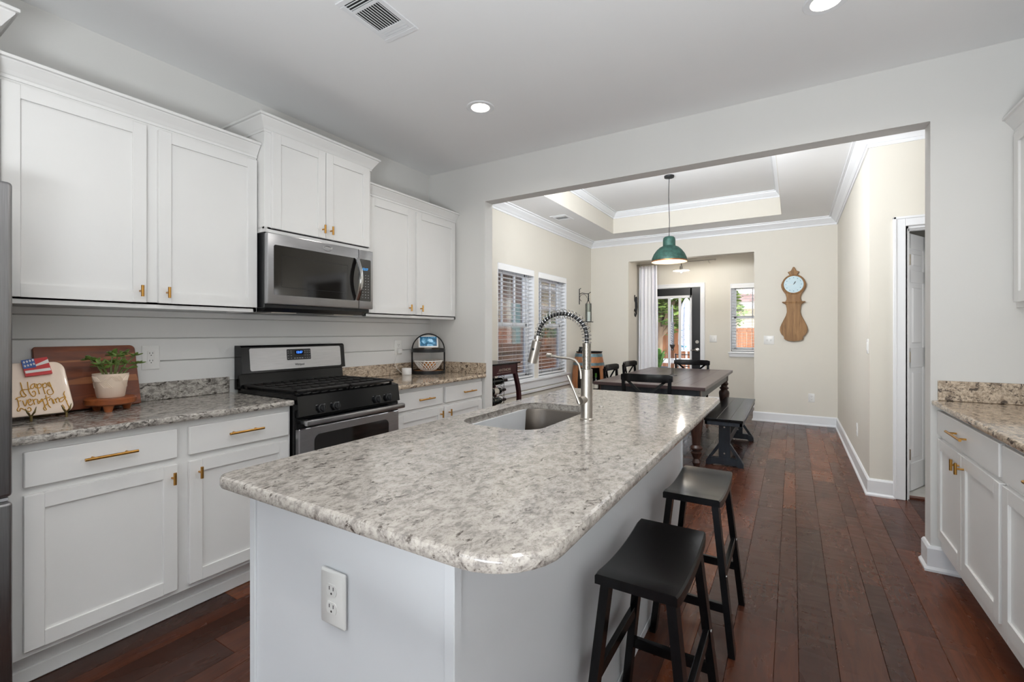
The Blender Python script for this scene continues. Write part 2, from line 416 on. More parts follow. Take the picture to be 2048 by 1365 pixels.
def make_floor():
    widths = [.081, .130, .156]; rnd = random.Random(3); V = []; F = []; C = []
    x = -.061 - .367 * 8; i = 0
    while x < 2.6:
        w = widths[i % 3]; i += 1
        y = YB - rnd.random() * .9
        while y < 9.0:
            L = rnd.choice((.55, .8, 1.0, 1.25, 1.5)); c = rnd.random(); g = .0015
            a, b, d, e = x, x + w, y, min(y + L, 9.0)
            if y < YB: d = YB
            n = len(V)
            V += [(a, d, -.0022), (b, d, -.0022), (b, e, -.0022), (a, e, -.0022), (a + g, d + g, 0), (b - g, d + g, 0), (b - g, e - g, 0), (a + g, e - g, 0)]
            F += [(n + 4, n + 5, n + 6, n + 7), (n, n + 1, n + 5, n + 4), (n + 1, n + 2, n + 6, n + 5), (n + 2, n + 3, n + 7, n + 6), (n + 3, n, n + 4, n + 7)]
            C += [(c, rnd.random(), rnd.random(), 1)] * 5
            y += L
        x += w
    me = bpy.data.meshes.new('floor'); me.from_pydata(V, [], F)
    at = me.color_attributes.new('plank', 'FLOAT_COLOR', 'CORNER'); k = 0
    for p in me.polygons:
        for _ in p.loop_indices: at.data[k].color = C[p.index]; k += 1
    o = bpy.data.objects.new('floor', me); COL.objects.link(o); me.materials.append(M['floor']); o['kind'] = 'structure'
    o['label'] = 'dark hand-scraped wood plank floor'
make_floor()

def wallbox(name, boxes, m, label=None):
    g = G()
    for b in boxes: g.box(*b)
    return struct(name, g, m, label)
wallbox('wall_left', [(XW - .2, XW, YB, Y1, -.1, ZC + .1)], M['wall'])
wallbox('wall_right', [(XR, XR + .2, YB, Y0 + .05, -.1, ZC + .1)], M['wall'])
wallbox('wall_back', [(XW, -2.7, YB - .2, YB, -.1, ZC), (.9, XR, YB - .2, YB, -.1, ZC), (-2.7, .9, YB - .2, YB, 2.6, ZC), (-2.7, .9, YB - .2, YB, -.1, .35)], M['wall'])
wallbox('wall_front', [(XW, OX0, Y0, Y1, -.02, ZC), (OX1, 2.6, Y0, Y1, -.02, ZC), (OX0, OX1, Y0, Y1, OZ, ZC), (XL - .16, XW, Y0, Y1, -.02, ZD)], M['wall'], 'pale grey wall with the wide opening into the dining room')
wallbox('ceiling', [(XW - .2, XR + .2, YB - .2, Y1, ZC, ZC + .3)], M['ceil'])
# unseen roof added to keep the sun out of the living room window
wallbox('added_sun_shade', [(-3.4, 1.6, -7.6, YB - .2, 2.75, 2.85)], M['white_ext'])

# dining room
wy = [(4.56, 5.467), (5.583, 6.506)]; wz = (.655, 2.108)
g = G(); xa, xb = XL - .16, XL
g.box(xa, xb, Y1, wy[0][0], -.02, ZD + .4); g.box(xa, xb, wy[0][1], wy[1][0], -.02, ZD + .4); g.box(xa, xb, wy[1][1], Y3 + .1, -.02, ZD + .4)
for a, b in wy: g.box(xa, xb, a, b, -.02, wz[0]); g.box(xa, xb, a, b, wz[1], ZD + .4)
struct('wall_dining_left', g, M['beige'])
AX0, AX1, AZ = -2.325, -.475, 2.445
wallbox('wall_dining_far', [(XL - .16, AX0, Y3, Y3 + .125, -.02, ZD + .4), (AX1, 2.6, Y3, Y3 + .125, -.02, ZD + .4), (AX0, AX1, Y3, Y3 + .125, AZ, ZD + .4)], M['beige'])
HY = 4.54
wallbox('wall_dining_right', [(XD, XD + .115, HY, Y3, -.02, ZD + .4)], M['beige'])
DX0, DX1, DZ = .742, 1.56, 2.082
wallbox('wall_hall', [(XD + .115, DX0, HY, HY + .12, -.02, ZD), (DX1, 2.6, HY, HY + .12, -.02, ZD), (DX0, DX1, HY, HY + .12, DZ, ZD)], M['beige'])
wallbox('wall_hall_right', [(2.5, 2.6, Y1, 6.6, -.02, ZD)], M['beige'])
wallbox('wall_dining_near', [(OX1, 2.5, Y1, Y1 + .004, 0, ZD), (XL, OX0, Y1, Y1 + .004, 0, ZD), (OX0, OX1, Y1, Y1 + .004, OZ, ZD)], M['beige'])
TX0, TX1, TY0, TY1, TZ = -2.418, -.122, 3.95, 7.022, 3.15
wallbox('ceiling_dining', [(XL - .16, TX0, Y1, Y3, ZD, ZD + .45), (TX1, 2.6, Y1, Y3, ZD, ZD + .45), (TX0, TX1, Y1, TY0, ZD, ZD + .45), (TX0, TX1, TY1, Y3, ZD, ZD + .45), (TX0, TX1, TY0, TY1, TZ, TZ + .13), (.5, 2.7, 6.5, 7.7, ZD, ZD + .45)], M['ceil'])
e = .004
wallbox('wall_tray', [(TX0, TX0 + e, TY0, TY1, ZD, TZ), (TX1 - e, TX1, TY0, TY1, ZD, TZ), (TX0, TX1, TY1 - e, TY1, ZD, TZ), (TX0, TX1, TY0, TY0 + e, ZD, TZ)], M['beige'], 'beige sides of the tray ceiling recess')
crown = lambda z0, z1, d: [(0, z0), (.012, z0), (.012, z0 + .22 * (z1 - z0)), (.022, z0 + .25 * (z1 - z0)), (.03 + .1 * d, z0 + .45 * (z1 - z0)), (.75 * d, z0 + .72 * (z1 - z0)), (.78 * d, z0 + .86 * (z1 - z0)), (d, z0 + .88 * (z1 - z0)), (d, z1), (0, z1)]
g = G().sweep(crown(2.722, ZD, .10), [(2.5, HY), (XD, HY), (XD, Y3), (XL, Y3), (XL, Y1 + .004)], side=1); struct('trim_1', g, M['trim'], 'white crown molding around the dining room')
g = G().sweep(crown(3.062, TZ, .078), [(TX0 + e, TY0 + e), (TX1 - e, TY0 + e), (TX1 - e, TY1 - e), (TX0 + e, TY1 - e)], closed=True, side=1); struct('trim_2', g, M['trim'], 'white crown molding inside the tray ceiling')
g = G().sweep(crown(2.722, ZD, .10), [(XL, Y1 + .004), (2.5, Y1 + .004)], side=1); struct('trim_8', g, M['trim'])
base = [(0, 0), (.028, 0), (.028, .012), (.018, .022), (.016, .024), (.016, .118), (.008, .13), (0, .132)]
struct('baseboard_right', G().sweep(base, [(.664, HY), (XD, HY), (XD, Y3), (AX1, Y3), (AX1, Y3 + .125)], side=1), M['trim'])
struct('baseboard_left', G().sweep(base, [(AX0, Y3 + .125), (AX0, Y3), (XL, Y3), (XL, Y1 + .01)], side=1), M['trim'])
struct('baseboard_kitchen', G().sweep(base, [(.78, Y0), (OX1, Y0), (OX1, Y1 + .01)], side=1), M['trim'], 'white baseboard wrapping the end of the kitchen wall')
struct('baseboard_nook', G().sweep(base, [(-.1, YA), (-1.345, YA)], side=1), M['trim'])

# garden nook
wallbox('wall_nook_left', [(-2.65, -2.50, Y3 + .125, YA, -.02, 2.85)], M['beige'])
wallbox('wall_nook_right', [(-.1, 0, Y3 + .125, YA + .13, -.02, 2.85)], M['beige'])
GX0, GX1, GZ = -2.33, -1.41, 2.092
NX0, NX1, NZ0, NZ1 = -.926, -.25, .93, 2.118
wallbox('wall_nook_back', [(-2.65, GX0, YA, YA + .13, -.02, 2.85), (GX1, NX0, YA, YA + .13, -.02, 2.85), (NX1, 0, YA, YA + .13, -.02, 2.85), (GX0, GX1, YA, YA + .13, GZ, 2.85), (NX0, NX1, YA, YA + .13, -.02, NZ0), (NX0, NX1, YA, YA + .13, NZ1, 2.85)], M['beige'])
wallbox('ceiling_nook', [(-2.65, 0, Y3, YA + .3, 2.74, 2.95)], M['ceil'])
# bath behind the hall door
wallbox('wall_bath', [(XD + .115, 2.6, 6.5, 6.62, -.02, ZD), ], M['wall'])
wallbox('floor_bath', [(XD + .115, 2.5, HY + .06, 6.5, -.02, .006)], M['tile'])
g = G()
for k in range(1, 6): g.box(XD + .115, 2.5, HY + .06 + k * .305, HY + .063 + k * .305, .005, .0064); g.box(XD + .115 + k * .31, XD + .118 + k * .31, HY + .06, 6.5, .005, .0064)
struct('trim_10', g, P('grout', (176, 174, 170), .8, var=(9, .05)), 'grey grout lines of the bath floor tile')

# shiplap between counter and wall cabinets
g = G()
for z0, z1 in ((.99, 1.1195), (1.1245, 1.2425), (1.2475, 1.355)): g.box(XW, XW + .014, .42, Y0, z0, z1, .002)
g.box(XW, XW + .02, .42, Y0, 1.357, 1.392, .004)
struct('trim_3', g, M['shiplap'], 'white shiplap boards above the granite backsplash')

# ---- hall door
casing = lambda g, x0, x1, z1, y, w=.068, t=.018: [g.box(x0 - w, x0, y - t, y, 0, z1 + w, .004), g.box(x1, x1 + w, y - t, y, 0, z1 + w, .004), g.box(x0 - .001, x1 + .001, y - t, y, z1, z1 + w, .004), g.box(x0 - w - .006, x0 - w + .012, y - t - .006, y, 0, z1 + w + .006, .003), g.box(x1 + w - .012, x1 + w + .006, y - t - .006, y, 0, z1 + w + .006, .003), g.box(x0 - w - .006, x1 + w + .006, y - t - .006, y, z1 + w - .012, z1 + w + .006, .003)]
g = G(); casing(g, DX0 - .01, DX1 + .01, DZ - .0, HY)
g.box(DX0 - .012, DX0 + .006, HY, HY + .12, 0, DZ); g.box(DX1 - .006, DX1 + .012, HY, HY + .12, 0, DZ); g.box(DX0, DX1, HY, HY + .12, DZ - .018, DZ + .002); g.box(DX0, DX0 + .018, HY + .03, HY + .07, 0, DZ - .02); g.box(DX0, DX1, HY + .03, HY + .07, DZ - .03, DZ - .018)
struct('trim_4', g, M['trim'], 'white casing around the hall doorway')
wallbox('trim_5', [(DX0, DX1, HY + .055, HY + .115, 0, .010)], wood('threshold_wood', (88, 46, 32), (120, 66, 42), None, 'x', 8, .35, .05), 'reddish wood threshold strip')
def slab_door(nm, w, h, t, m):
    o = bpy.data.objects.new(nm, None)
    g = G()
    g.box(0, w, 0, t, 0, h)
    return g
dr = bpy.data.objects.new('door_1', None); COL.objects.link(dr); dr['kind'] = 'structure'; dr['label'] = 'open white panelled hall door on steel hinges'; OFF['door_1'] = (0, 0, 0)
W, H, T = .80, 2.05, .036
g = G(); xs = [0, .11, .35, .45, .69, .80]; zs = [0, .22, .98, 1.14, 1.66, 1.76, 1.93, H]
g.box(0, W, .006, T - .006, 0, H)
for a, b in ((0, 1), (2, 3), (4, 5)): g.box(xs[a], xs[b], 0, T, 0, H, .003)
for a, b in ((0, 1), (2, 3), (4, 5), (6, 7)): g.box(0, W, 0, T, zs[a], zs[b], .003)
for xa_, xb_ in ((.11, .35), (.45, .69)):
    for za, zb in ((.22, .98), (1.14, 1.66), (1.76, 1.93)):
        for y0_, y1_ in ((-.0015, .02), (T - .02, T + .0015)): g.box(xa_ + .035, xb_ - .035, y0_, y1_, za + .035, zb - .035, .009)
MD = Matrix.Translation((.752, HY + .135, .012)) @ Matrix.Rotation(R(62), 4, 'Z')
g.xform(MD); part('panel', g, M['trim'], dr)
for z in (.31, 1.07, 1.83):
    g = G().cyl((0, .0, z - .043), (0, .0, z + .043), .006, n=8); g.box(-.004, .034, -.003, .004, z - .042, z + .042, .001); g.xform(Matrix.Translation((.752, HY + .128, .012)) @ Matrix.Rotation(R(8), 4, 'Z')); part('hinge', g, M['nickel'], dr)
g = G().sphere((.74, -.05, .95), .028, 12); g.cyl((.74, -.03, .95), (.74, T + .02, .95), .010); g.sphere((.74, T + .05, .95), .028, 12); g.xform(MD); part('door_knob', g, M['nickel'], dr)

# ---- garden door
gd = bpy.data.objects.new('door_2', None); COL.objects.link(gd); gd['kind'] = 'structure'; gd['label'] = 'black garden door with a white-framed glass panel'; OFF['door_2'] = (0, 0, 0)
g = G(); X0, X1, gx0, gx1, gz0, gz1 = GX0 + .01, GX1 - .007, -2.215, -1.563, .28, 1.95
yf, yk = YA + .02, YA + .062
g.box(X0, gx0 + .03, yf, yk, .01, GZ - .005, .003); g.box(gx1 - .03, X1, yf, yk, .01, GZ - .005, .003); g.box(gx0, gx1, yf, yk, gz1 - .03, GZ - .005); g.box(gx0, gx1, yf, yk, .01, gz0 + .03)
part('panel', g, M['blackdoor'], gd)
g = G()
g.box(gx0, gx0 + .036, yf - .01, yk + .006, gz0, gz1, .004); g.box(gx1 - .036, gx1, yf - .01, yk + .006, gz0, gz1, .004); g.box(gx0, gx1, yf - .01, yk + .006, gz1 - .045, gz1, .004); g.box(gx0, gx1, yf - .01, yk + .006, gz0, gz0 + .045, .004)
for x in (-1.963, -1.774): g.box(x - .021, x + .021, yf + .002, yk - .006, gz0, gz1)
part('glass_frame', g, M['trim'], gd, 'white frame and bars around the glass')
part('pane', G().box(gx0 + .03, gx1 - .03, yf + .018, yf + .024, gz0 + .03, gz1 - .03), M['glass'], gd)
g = G().lathe([(.0, 0), (.024, 0), (.03, .006), (.03, .012)], (-1.471, yf + .001, 1.101), 16, Matrix.Rotation(R(90), 4, 'X')); g.box(-1.480, -1.462, yf - .026, yf - .008, 1.087, 1.115, .003); part('deadbolt', g, M['nickel'], gd)
g = G().lathe([(.0, .0), (.034, 0), (.034, .008), (.012, .012), (.012, .045), (.030, .05), (.034, .066), (.026, .082), (0, .086)], (-1.471, yf + .001, .956), 16, Matrix.Rotation(R(90), 4, 'X')); g.tube([(-1.475, yf - .05, .956), (-1.53, yf - .055, .953), (-1.575, yf - .05, .95)], .007); part('door_handle', g, M['nickel'], gd)
g = G(); casing(g, GX0, GX1, GZ, YA, .066); g.box(GX0, GX0 + .01, YA, YA + .13, 0, GZ); g.box(GX1 - .007, GX1, YA, YA + .13, 0, GZ); g.box(GX0, GX1, YA, YA + .13, GZ - .005, GZ); struct('trim_6', g, M['trim'], 'white casing around the garden door')

# ---- windows
def sash_window(name, u0, u1, z0, z1, axis, wall, out, zm, mun, label):
    """axis 'y': window in a wall of constant X (wall plane), outside towards out*X; axis 'x': wall of constant Y"""
    o = bpy.data.objects.new(name, None); COL.objects.link(o); o['kind'] = 'structure'; o['label'] = label; OFF[name] = (0, 0, 0)
    def bx(g, a, b, d0, d1, c, d, bev=0):
        p, q = sorted((wall + out * d0, wall + out * d1))
        return g.box(p, q, a, b, c, d, bev) if axis == 'y' else g.box(a, b, p, q, c, d, bev)
    g = G(); t = .012                                          # jamb returns
    for a, b in ((u0, u0 + t), (u1 - t, u1)): bx(g, a, b, 0, .16, z0, z1)
    bx(g, u0, u1, 0, .16, z1 - t, z1); bx(g, u0, u1, -.004, .16, z0 - .004, z0 + t)
    for a, b in ((u0 + t, u0 + .05), (u1 - .05, u1 - t)): bx(g, a, b, .085, .15, z0 + t, z1 - t)
    bx(g, u0, u1, .085, .15, z1 - .055, z1 - t); bx(g, u0, u1, .085, .15, z0 + t, z0 + .045)
    part('window_frame', g, M['trim'], o)
    for a, b, d0 in ((zm, z1 - .05, .118), (z0 + .04, zm + .03, .092)):
        g = G()
        for c, d in ((u0 + .048, u0 + .082), (u1 - .082, u1 - .048)): bx(g, c, d, d0, d0 + .03, a, b, .003)
        bx(g, u0 + .05, u1 - .05, d0, d0 + .03, b - .038, b, .003); bx(g, u0 + .05, u1 - .05, d0, d0 + .03, a, a + .042, .003)
        if d0 > .1:
            for m_ in mun: bx(g, m_ - .010, m_ + .010, d0 + .006, d0 + .024, a, b)
        s = part('sash', g, M['trim'], o)
        g = G(); bx(g, u0 + .08, u1 - .08, d0 + .013, d0 + .017, a + .04, b - .036); part('pane', g, M['glass'], s)
    return o
sash_window('window_1', *wy[0], *wz, 'y', XL, -1, 1.36, (4.86, 5.165), 'dining room sash window nearer the kitchen')
sash_window('window_2', *wy[1], *wz, 'y', XL, -1, 1.36, (5.89, 6.2), 'dining room sash window nearer the corner')
sash_window('window_3', NX0, NX1, NZ0, NZ1, 'x', YA, 1, 1.52, (-.588,), 'small sash window beside the garden door')
g = G().box(XL - .002, XL + .034, 4.46, 6.60, wz[0] - .034, wz[0] - .006, .006, 2); g.box(XL, XL + .018, 4.48, 6.58, wz[0] - .13, wz[0] - .034, .003); g.box(XL, XL + .024, 4.48, 6.58, wz[0] - .05, wz[0] - .034, .003); g.box(XL, XL + .022, 4.48, 6.58, wz[0] - .185, wz[0] - .15, .003); struct('trim_7', g, M['trim'], 'white stool and apron under the two dining windows')
g = G().box(NX0 - .035, NX1 + .03, YA - .035, YA + .002, NZ0 - .022, NZ0, .005, 2); g.box(NX0 - .015, NX1 + .01, YA - .018, YA, NZ0 - .08, NZ0 - .022, .003); struct('trim_11', g, M['trim'], 'white sill under the small window')

def blind(u0, u1, z0, z1, axis, wall, out, label, tilt=3, stop=None):
    mid = (u0 + u1) / 2
    loc = (wall + out * .04, mid, z0) if axis == 'y' else (mid, wall + out * .04, z0)
    o = thing('window_blind', label, 'window blind', loc)
    def bx(g, a, b, d0, d1, c, d, bev=0, M_=None):
        p, q = sorted((wall + out * d0, wall + out * d1))
        return g.box(p, q, a, b, c, d, bev, 1, M_) if axis == 'y' else g.box(a, b, p, q, c, d, bev, 1, M_)
    g = G(); bx(g, u0, u1, -.006, .012, z1 - .07, z1, .003); bx(g, u0, u1, .012, .07, z1 - .05, z1 - .002); part('headrail', g, M['blind'], o)
    g = G(); z = z1 - .10
    while z > z0 + .05:
        c = (wall + out * .042, mid, z) if axis == 'y' else (mid, wall + out * .042, z)
        rot = Matrix.Rotation(R(tilt) * out, 4, 'Y') if axis == 'y' else Matrix.Rotation(-R(tilt) * out, 4, 'X')
        MM = Matrix.Translation(c) @ rot @ Matrix.Translation((-c[0], -c[1], -c[2]))
        bx(g, u0 + .004, u1 - .004, .018, .066, z - .0014, z + .0014, 0, MM); z -= .0505
    part('slats', g, M['blind'], o)
    g = G(); bx(g, u0 + .004, u1 - .004, .018, .066, z0 + .014, z0 + .032, .003); part('bottom_rail', g, M['blind'], o)
    g = G()
    for k in (.13, .5, .87):
        u = u0 + (u1 - u0) * k
        for d in (.017, .067): bx(g, u - .0012, u + .0012, d - .001, d + .001, z0 + .03, z1 - .06)
    part('ladder_cord', g, M['cord'], o)
    return o
for (a, b), lb in zip(wy, ('open white slat blind in the dining window nearer the kitchen', 'open white slat blind in the dining window nearer the corner')):
    blind(a + .014, b - .014, wz[0] + .01, wz[1] - .012, 'y', XL, -1, lb)
blind(NX0 + .014, NX1 - .014, NZ0 + .01, NZ1 - .012, 'x', YA, 1, 'open white slat blind in the small window beside the garden door', 2)

# ------------------------------------------------------------------ cabinets
def shaker(y0, y1, z0, z1, xf, s=1, st=.053):
    """door in the plane x = xf, facing s*X"""
    g = G(); t = .02
    def bx(a, b, c, d, x0, x1, bev=0):
        p, q = sorted((xf - s * x0, xf - s * x1)); g.box(p, q, a, b, c, d, bev)
    bx(y0, y0 + st, z0, z1, 0, t, .0015); bx(y1 - st, y1, z0, z1, 0, t, .0015); bx(y0 + st, y1 - st, z1 - st, z1, 0, t, .0); bx(y0 + st, y1 - st, z0, z0 + st, 0, t, .0)
    bx(y0 + st - .005, y1 - st + .005, z0 + st - .005, z1 - st + .005, .009, t - .002)
    return g
def slab(y0, y1, z0, z1, xf, s=1):
    p, q = sorted((xf, xf - s * .02)); return G().box(p, q, y0, y1, z0, z1, .003)
def bar(yc, z, xf, s=1, L=.165):
    g = G().cyl((xf + s * .03, yc - L / 2, z), (xf + s * .03, yc + L / 2, z), .0058, n=12)
    for k in (-.32, .32): g.cyl((xf, yc + k * L, z), (xf + s * .03, yc + k * L, z), .0045, n=10)
    return g
def tknob(y, z, xf, s=1, L=.052):
    g = G().cyl((xf + s * .028, y, z - L / 2), (xf + s * .028, y, z + L / 2), .0062, n=12); g.cyl((xf, y, z), (xf + s * .028, y, z), .0045, n=10); return g
def crownp(z0, z1, d): return [(-.01, z0 - .012), (.006, z0 - .012), (.006, z0), (.010, z0 + .004), (.35 * d, z0 + .25 * (z1 - z0)), (.78 * d, z0 + .72 * (z1 - z0)), (.80 * d, z1 - .014), (d, z1 - .012), (d, z1), (-.01, z1)]

UF = -2.60                                    # face frame plane of wall cabinets
def upper(y0, y1, doors, z0, z1, face, label, knobs, ztop, zd0, zd1, path, bottom_rail=True):
    o = thing('wall_cabinet', label, 'cabinet', ((XW + face) / 2, (y0 + y1) / 2, z0), 'white wall cabinets over the range wall')
    g = G().box(XW + .001, face, y0, y1, z0 + .018, z1, .001); g.box(face - .02, face, y0, y1, z0, z0 + .03, .001); g.box(XW + .02, face, y0, y0 + .018, z0, z0 + .03); g.box(XW + .02, face, y1 - .018, y1, z0, z0 + .03)
    part('body', g, M['cab'], o)
    for (a, b), k in zip(doors, knobs):
        d = part('door', shaker(a, b, zd0, zd1, face + .02), M['cab'], o)
        part('knob', tknob(k, zd0 + .052, face + .02), M['brass'], d, 'brass T-shaped knob')
    part('crown_molding', G().sweep(crownp(z1, ztop, .05), path, side=-1), M['cab'], o)
    return o
upper(.464, 1.472, [(.481, .946), (.994, 1.466)], 1.39, 2.275, UF, 'white two-door wall cabinet between refrigerator and microwave', (.92, 1.027), 2.342, 1.416, 2.247, [(UF, .466), (UF, 1.472)])
upper(1.476, 2.236, [(1.512, 1.859), (1.863, 2.211)], 1.842, 2.418, -2.528, 'raised white two-door cabinet above the microwave', (1.836, 1.893), 2.491, 1.867, 2.41, [(XW + .01, 1.476), (-2.528, 1.476), (-2.528, 2.236), (XW + .01, 2.236)])
upper(2.240, 3.278, [(2.268, 2.711), (2.762, 3.253)], 1.39, 2.275, UF, 'white two-door wall cabinet between microwave and dining room opening', (2.672, 2.80), 2.342, 1.416, 2.247, [(UF, 2.242), (UF, 3.278)])
# cabinet over the refrigerator
o = thing('wall_cabinet', 'white cabinet high above the stainless refrigerator', 'cabinet', (-2.72, 0, 1.85))
part('body', G().box(XW + .001, -2.528, -.48, .462, 1.85, 2.418), M['cab'], o)
for a, b, k in ((-.465, -.012, -.04), (-.006, .447, .025)): d = part('door', shaker(a, b, 1.87, 2.41, -2.508), M['cab'], o); part('knob', tknob(k, 1.92, -2.508), M['brass'], d)
part('crown_molding', G().sweep(crownp(2.418, 2.491, .05), [(-2.528, -.48), (-2.528, .462), (XW + .01, .462)], side=-1), M['cab'], o)

def base_cab(y0, y1, cols, face, s, back, label, handles, knobs, toe=.075, group=None, dz=((.728, .854), (.151, .700)), ends=(0, 0)):
    o = thing('base_cabinet', label, 'cabinet', ((face + back) / 2, (y0 + y1) / 2, 0), group)
    p, q = sorted((face, back)); g = G().box(p, q, y0, y1, .125, .884, .001); part('body', g, M['cab'], o)
    p, q = sorted((face - s * toe, back)); g = G().box(p, q, y0 + ends[0], y1 - ends[1], 0, .125)
    if s > 0: g.box(q, q + .016, y0, y1, 0, .055, .004); g.box(q, q + .008, y0, y1, 0, .1, .003)
    part('toe_kick', g, M['cab'], o)
    f = face + s * .02
    return o, f
g1 = 'white base cabinets under the granite counter'
o, f = base_cab(.44, 1.492, 0, -2.315, 1, XW + .001, 'white base cabinet with two drawers and doors beside the refrigerator', 0, 0, group=g1)
for (a, b), hc, k in (((.483, .954), .72, .933), ((1.001, 1.475), 1.241, 1.039)):
    d = part('drawer', slab(a, b, .728, .854, f), M['cab'], o); part('handle', bar(hc, .796, f), M['brass'], d, 'brass bar handle')
    d = part('door', shaker(a, b, .151, .700, f), M['cab'], o); part('knob', tknob(k, .645, f), M['brass'], d)
o, f = base_cab(2.243, 3.278, 0, -2.315, 1, XW + .001, 'white base cabinet with two drawers and doors under the warm-lit granite counter', 0, 0, group=g1)
for (a, b), hc, k in (((2.266, 2.74), 2.535, 2.712), ((2.775, 3.262), 3.06, 2.812)):
    d = part('drawer', slab(a, b, .728, .854, f), M['cab'], o); part('handle', bar(hc, .790, f), M['brass'], d)
    d = part('door', shaker(a, b, .151, .700, f), M['cab'], o); part('knob', tknob(k, .652, f), M['brass'], d)
g2 = 'white base cabinets on the right wall'
o, f = base_cab(2.392, 3.278, 0, .675, -1, XR - .001, 'white base cabinet standing against the end wall of the opening', 0, 0, .10, g2)
d = part('drawer', slab(2.405, 3.258, .735, .862, f, -1), M['cab'], o); part('handle', bar(2.85, .802, f, -1, .22), M['brass'], d)
for a, b, k in ((2.405, 2.852, 2.815), (2.857, 3.258, 2.885)): d = part('door', shaker(a, b, .19, .715, f, -1), M['cab'], o); part('knob', tknob(k, .66, f, -1), M['brass'], d)
o, f = base_cab(1.504, 2.388, 0, .675, -1, XR - .001, 'white base cabinet nearest the picture edge, second from the end wall', 0, 0, .10, g2)
d = part('drawer', slab(1.519, 2.375, .735, .862, f, -1), M['cab'], o); part('handle', bar(1.98, .802, f, -1, .22), M['brass'], d)
for a, b, k in ((1.519, 1.945, 1.91), (1.95, 2.375, 1.985)): d = part('door', shaker(a, b, .19, .715, f, -1), M['cab'], o); part('knob', tknob(k, .66, f, -1), M['brass'], d)
o = thing('wall_cabinet', 'white wall cabinet above the end of the right-hand counter', 'cabinet', (1.11, 2.8, 1.40))
part('body', G().box(.955, XR - .001, 2.35, 3.278, 1.40, 2.285), M['cab'], o)
for a, b, k in ((2.362, 2.802, 2.78), (2.808, 3.24, 2.83)): d = part('door', shaker(a, b, 1.425, 2.262, .935, -1), M['cab'], o); part('knob', tknob(k, 1.478, .935, -1), M['brass'], d)
part('crown_molding', G().sweep(crownp(2.288, 2.358, .05), [(.955, 2.352), (.955, 3.278)], side=1), M['cab'], o)

# ------------------------------------------------------------------ stone tops
def stone(name, label, outline, hole, m, z0=.884, z1=.914, parts=()):
    xs, ys = zip(*outline(0)); o = thing(name, label, 'countertop', ((min(xs) + max(xs)) / 2, (min(ys) + max(ys)) / 2, z0))
    prof = [(.010, z1), (.003, z1 - .002), (0, z1 - .008), (0, z0 + .008), (.003, z0 + .002), (.010, z0)]
    g = G(); g.loft([[(x, y, z) for x, y in outline(d)] for d, z in prof], (False, False))
    hp = [(-.004, z1), (-.001, z1 - .001), (0, z1 - .004), (0, z0)]
    if hole: g.loft([[(x, y, z) for x, y in hole(-d)] for d, z in hp], (False, False))
    for z, d, hd in ((z1, .010, .004), (z0, .010, 0)):
        bm = bmesh.new(); ed = []
        for lp in [outline(d)] + ([hole(hd)] if hole else []):
            vs = [bm.verts.new((x, y, z)) for x, y in lp]; ed += [bm.edges.new((vs[i], vs[(i + 1) % len(vs)])) for i in range(len(vs))]
        bmesh.ops.triangle_fill(bm, use_beauty=True, edges=ed)
        g.bmadd(bm)
    part('slab', g, m, o)
    for nm, b in parts: part(nm, G().box(*b, .003), m, o)
    return o
def rr(x0, x1, y0, y1, r):
    r = r if isinstance(r, tuple) else (r,) * 4
    return lambda d: round_rect(x0 + d, x1 - d, y0 + d, y1 - d, tuple(max(.002, q - d) for q in r))
hole = rr(-1.172, -.800, 1.462, 2.100, (.10, .10, .10, .10))
stone('island_countertop', 'large cream and grey speckled granite top of the island with sink cutout', rr(-1.262, -.340, .600, 2.770, (.05, .135, .045, .045)), hole, M['granite'])
stone('countertop', 'grey granite counter with backsplash beside the refrigerator', rr(XW + .001, -2.273, .44, 1.493, .004), None, M['granite2'], parts=[('backsplash', (XW + .001, XW + .021, .44, 1.475, .9145, 1.010))])
stone('countertop', 'granite counter with painted-in warm light in the corner beyond the range', rr(XW + .001, -2.262, 2.241, 3.279, (.004, .004, .004, .004)), None, M['granite3'], parts=[('backsplash', (XW + .001, XW + .021, 2.241, 3.258, .9145, 1.010)), ('backsplash', (XW + .001, -2.262, 3.259, 3.279, .9145, 1.010))])
stone('countertop', 'speckled granite counter with painted-in warm light on the right wall', rr(.635, XR - .001, 1.45, 3.279, (.004, .004, .004, .012)), None, M['granite3'], parts=[('backsplash', (.660, XR - .001, 3.259, 3.279, .9145, 1.020)), ('backsplash', (XR - .021, XR - .001, 1.45, 3.258, .9145, 1.020))])

# ------------------------------------------------------------------ island
o = thing('kitchen_island', 'white kitchen island base under the speckled granite top', 'kitchen island', (-.864, 1.69, 0))
g = G().box(-1.18, -.534, .668, .69, 0, .884).box(-1.18, -.534, 2.69, 2.711, 0, .884).box(-1.18, -1.16, .69, 2.69, 0, .884).box(-.554, -.534, .69, 2.69, 0, .884).box(-1.16, -.554, .69, 2.69, .1, .12); part('body', g, M['island'], o)
for a, b, c, d in ((-1.20, -1.176, .662, .685), (-1.20, -1.176, 2.694, 2.717), (-.552, -.528, .662, .685), (-.552, -.528, 2.694, 2.717)): part('corner_trim', G().box(a, b, c, d, 0, .8835, .0015), M['island'], o)
part('base_strip', G().box(-.5335, -.5285, .686, 2.693, 0, .035, .002), M['island'], o)
for i in range(3):
    a = .70 + i * .672; d = part('door', shaker(a, a + .655, .12, .86, -1.20, -1), M['island'], o); part('knob', tknob(a + .06 if i % 2 else a + .6, .80, -1.20, -1), M['brass'], d)

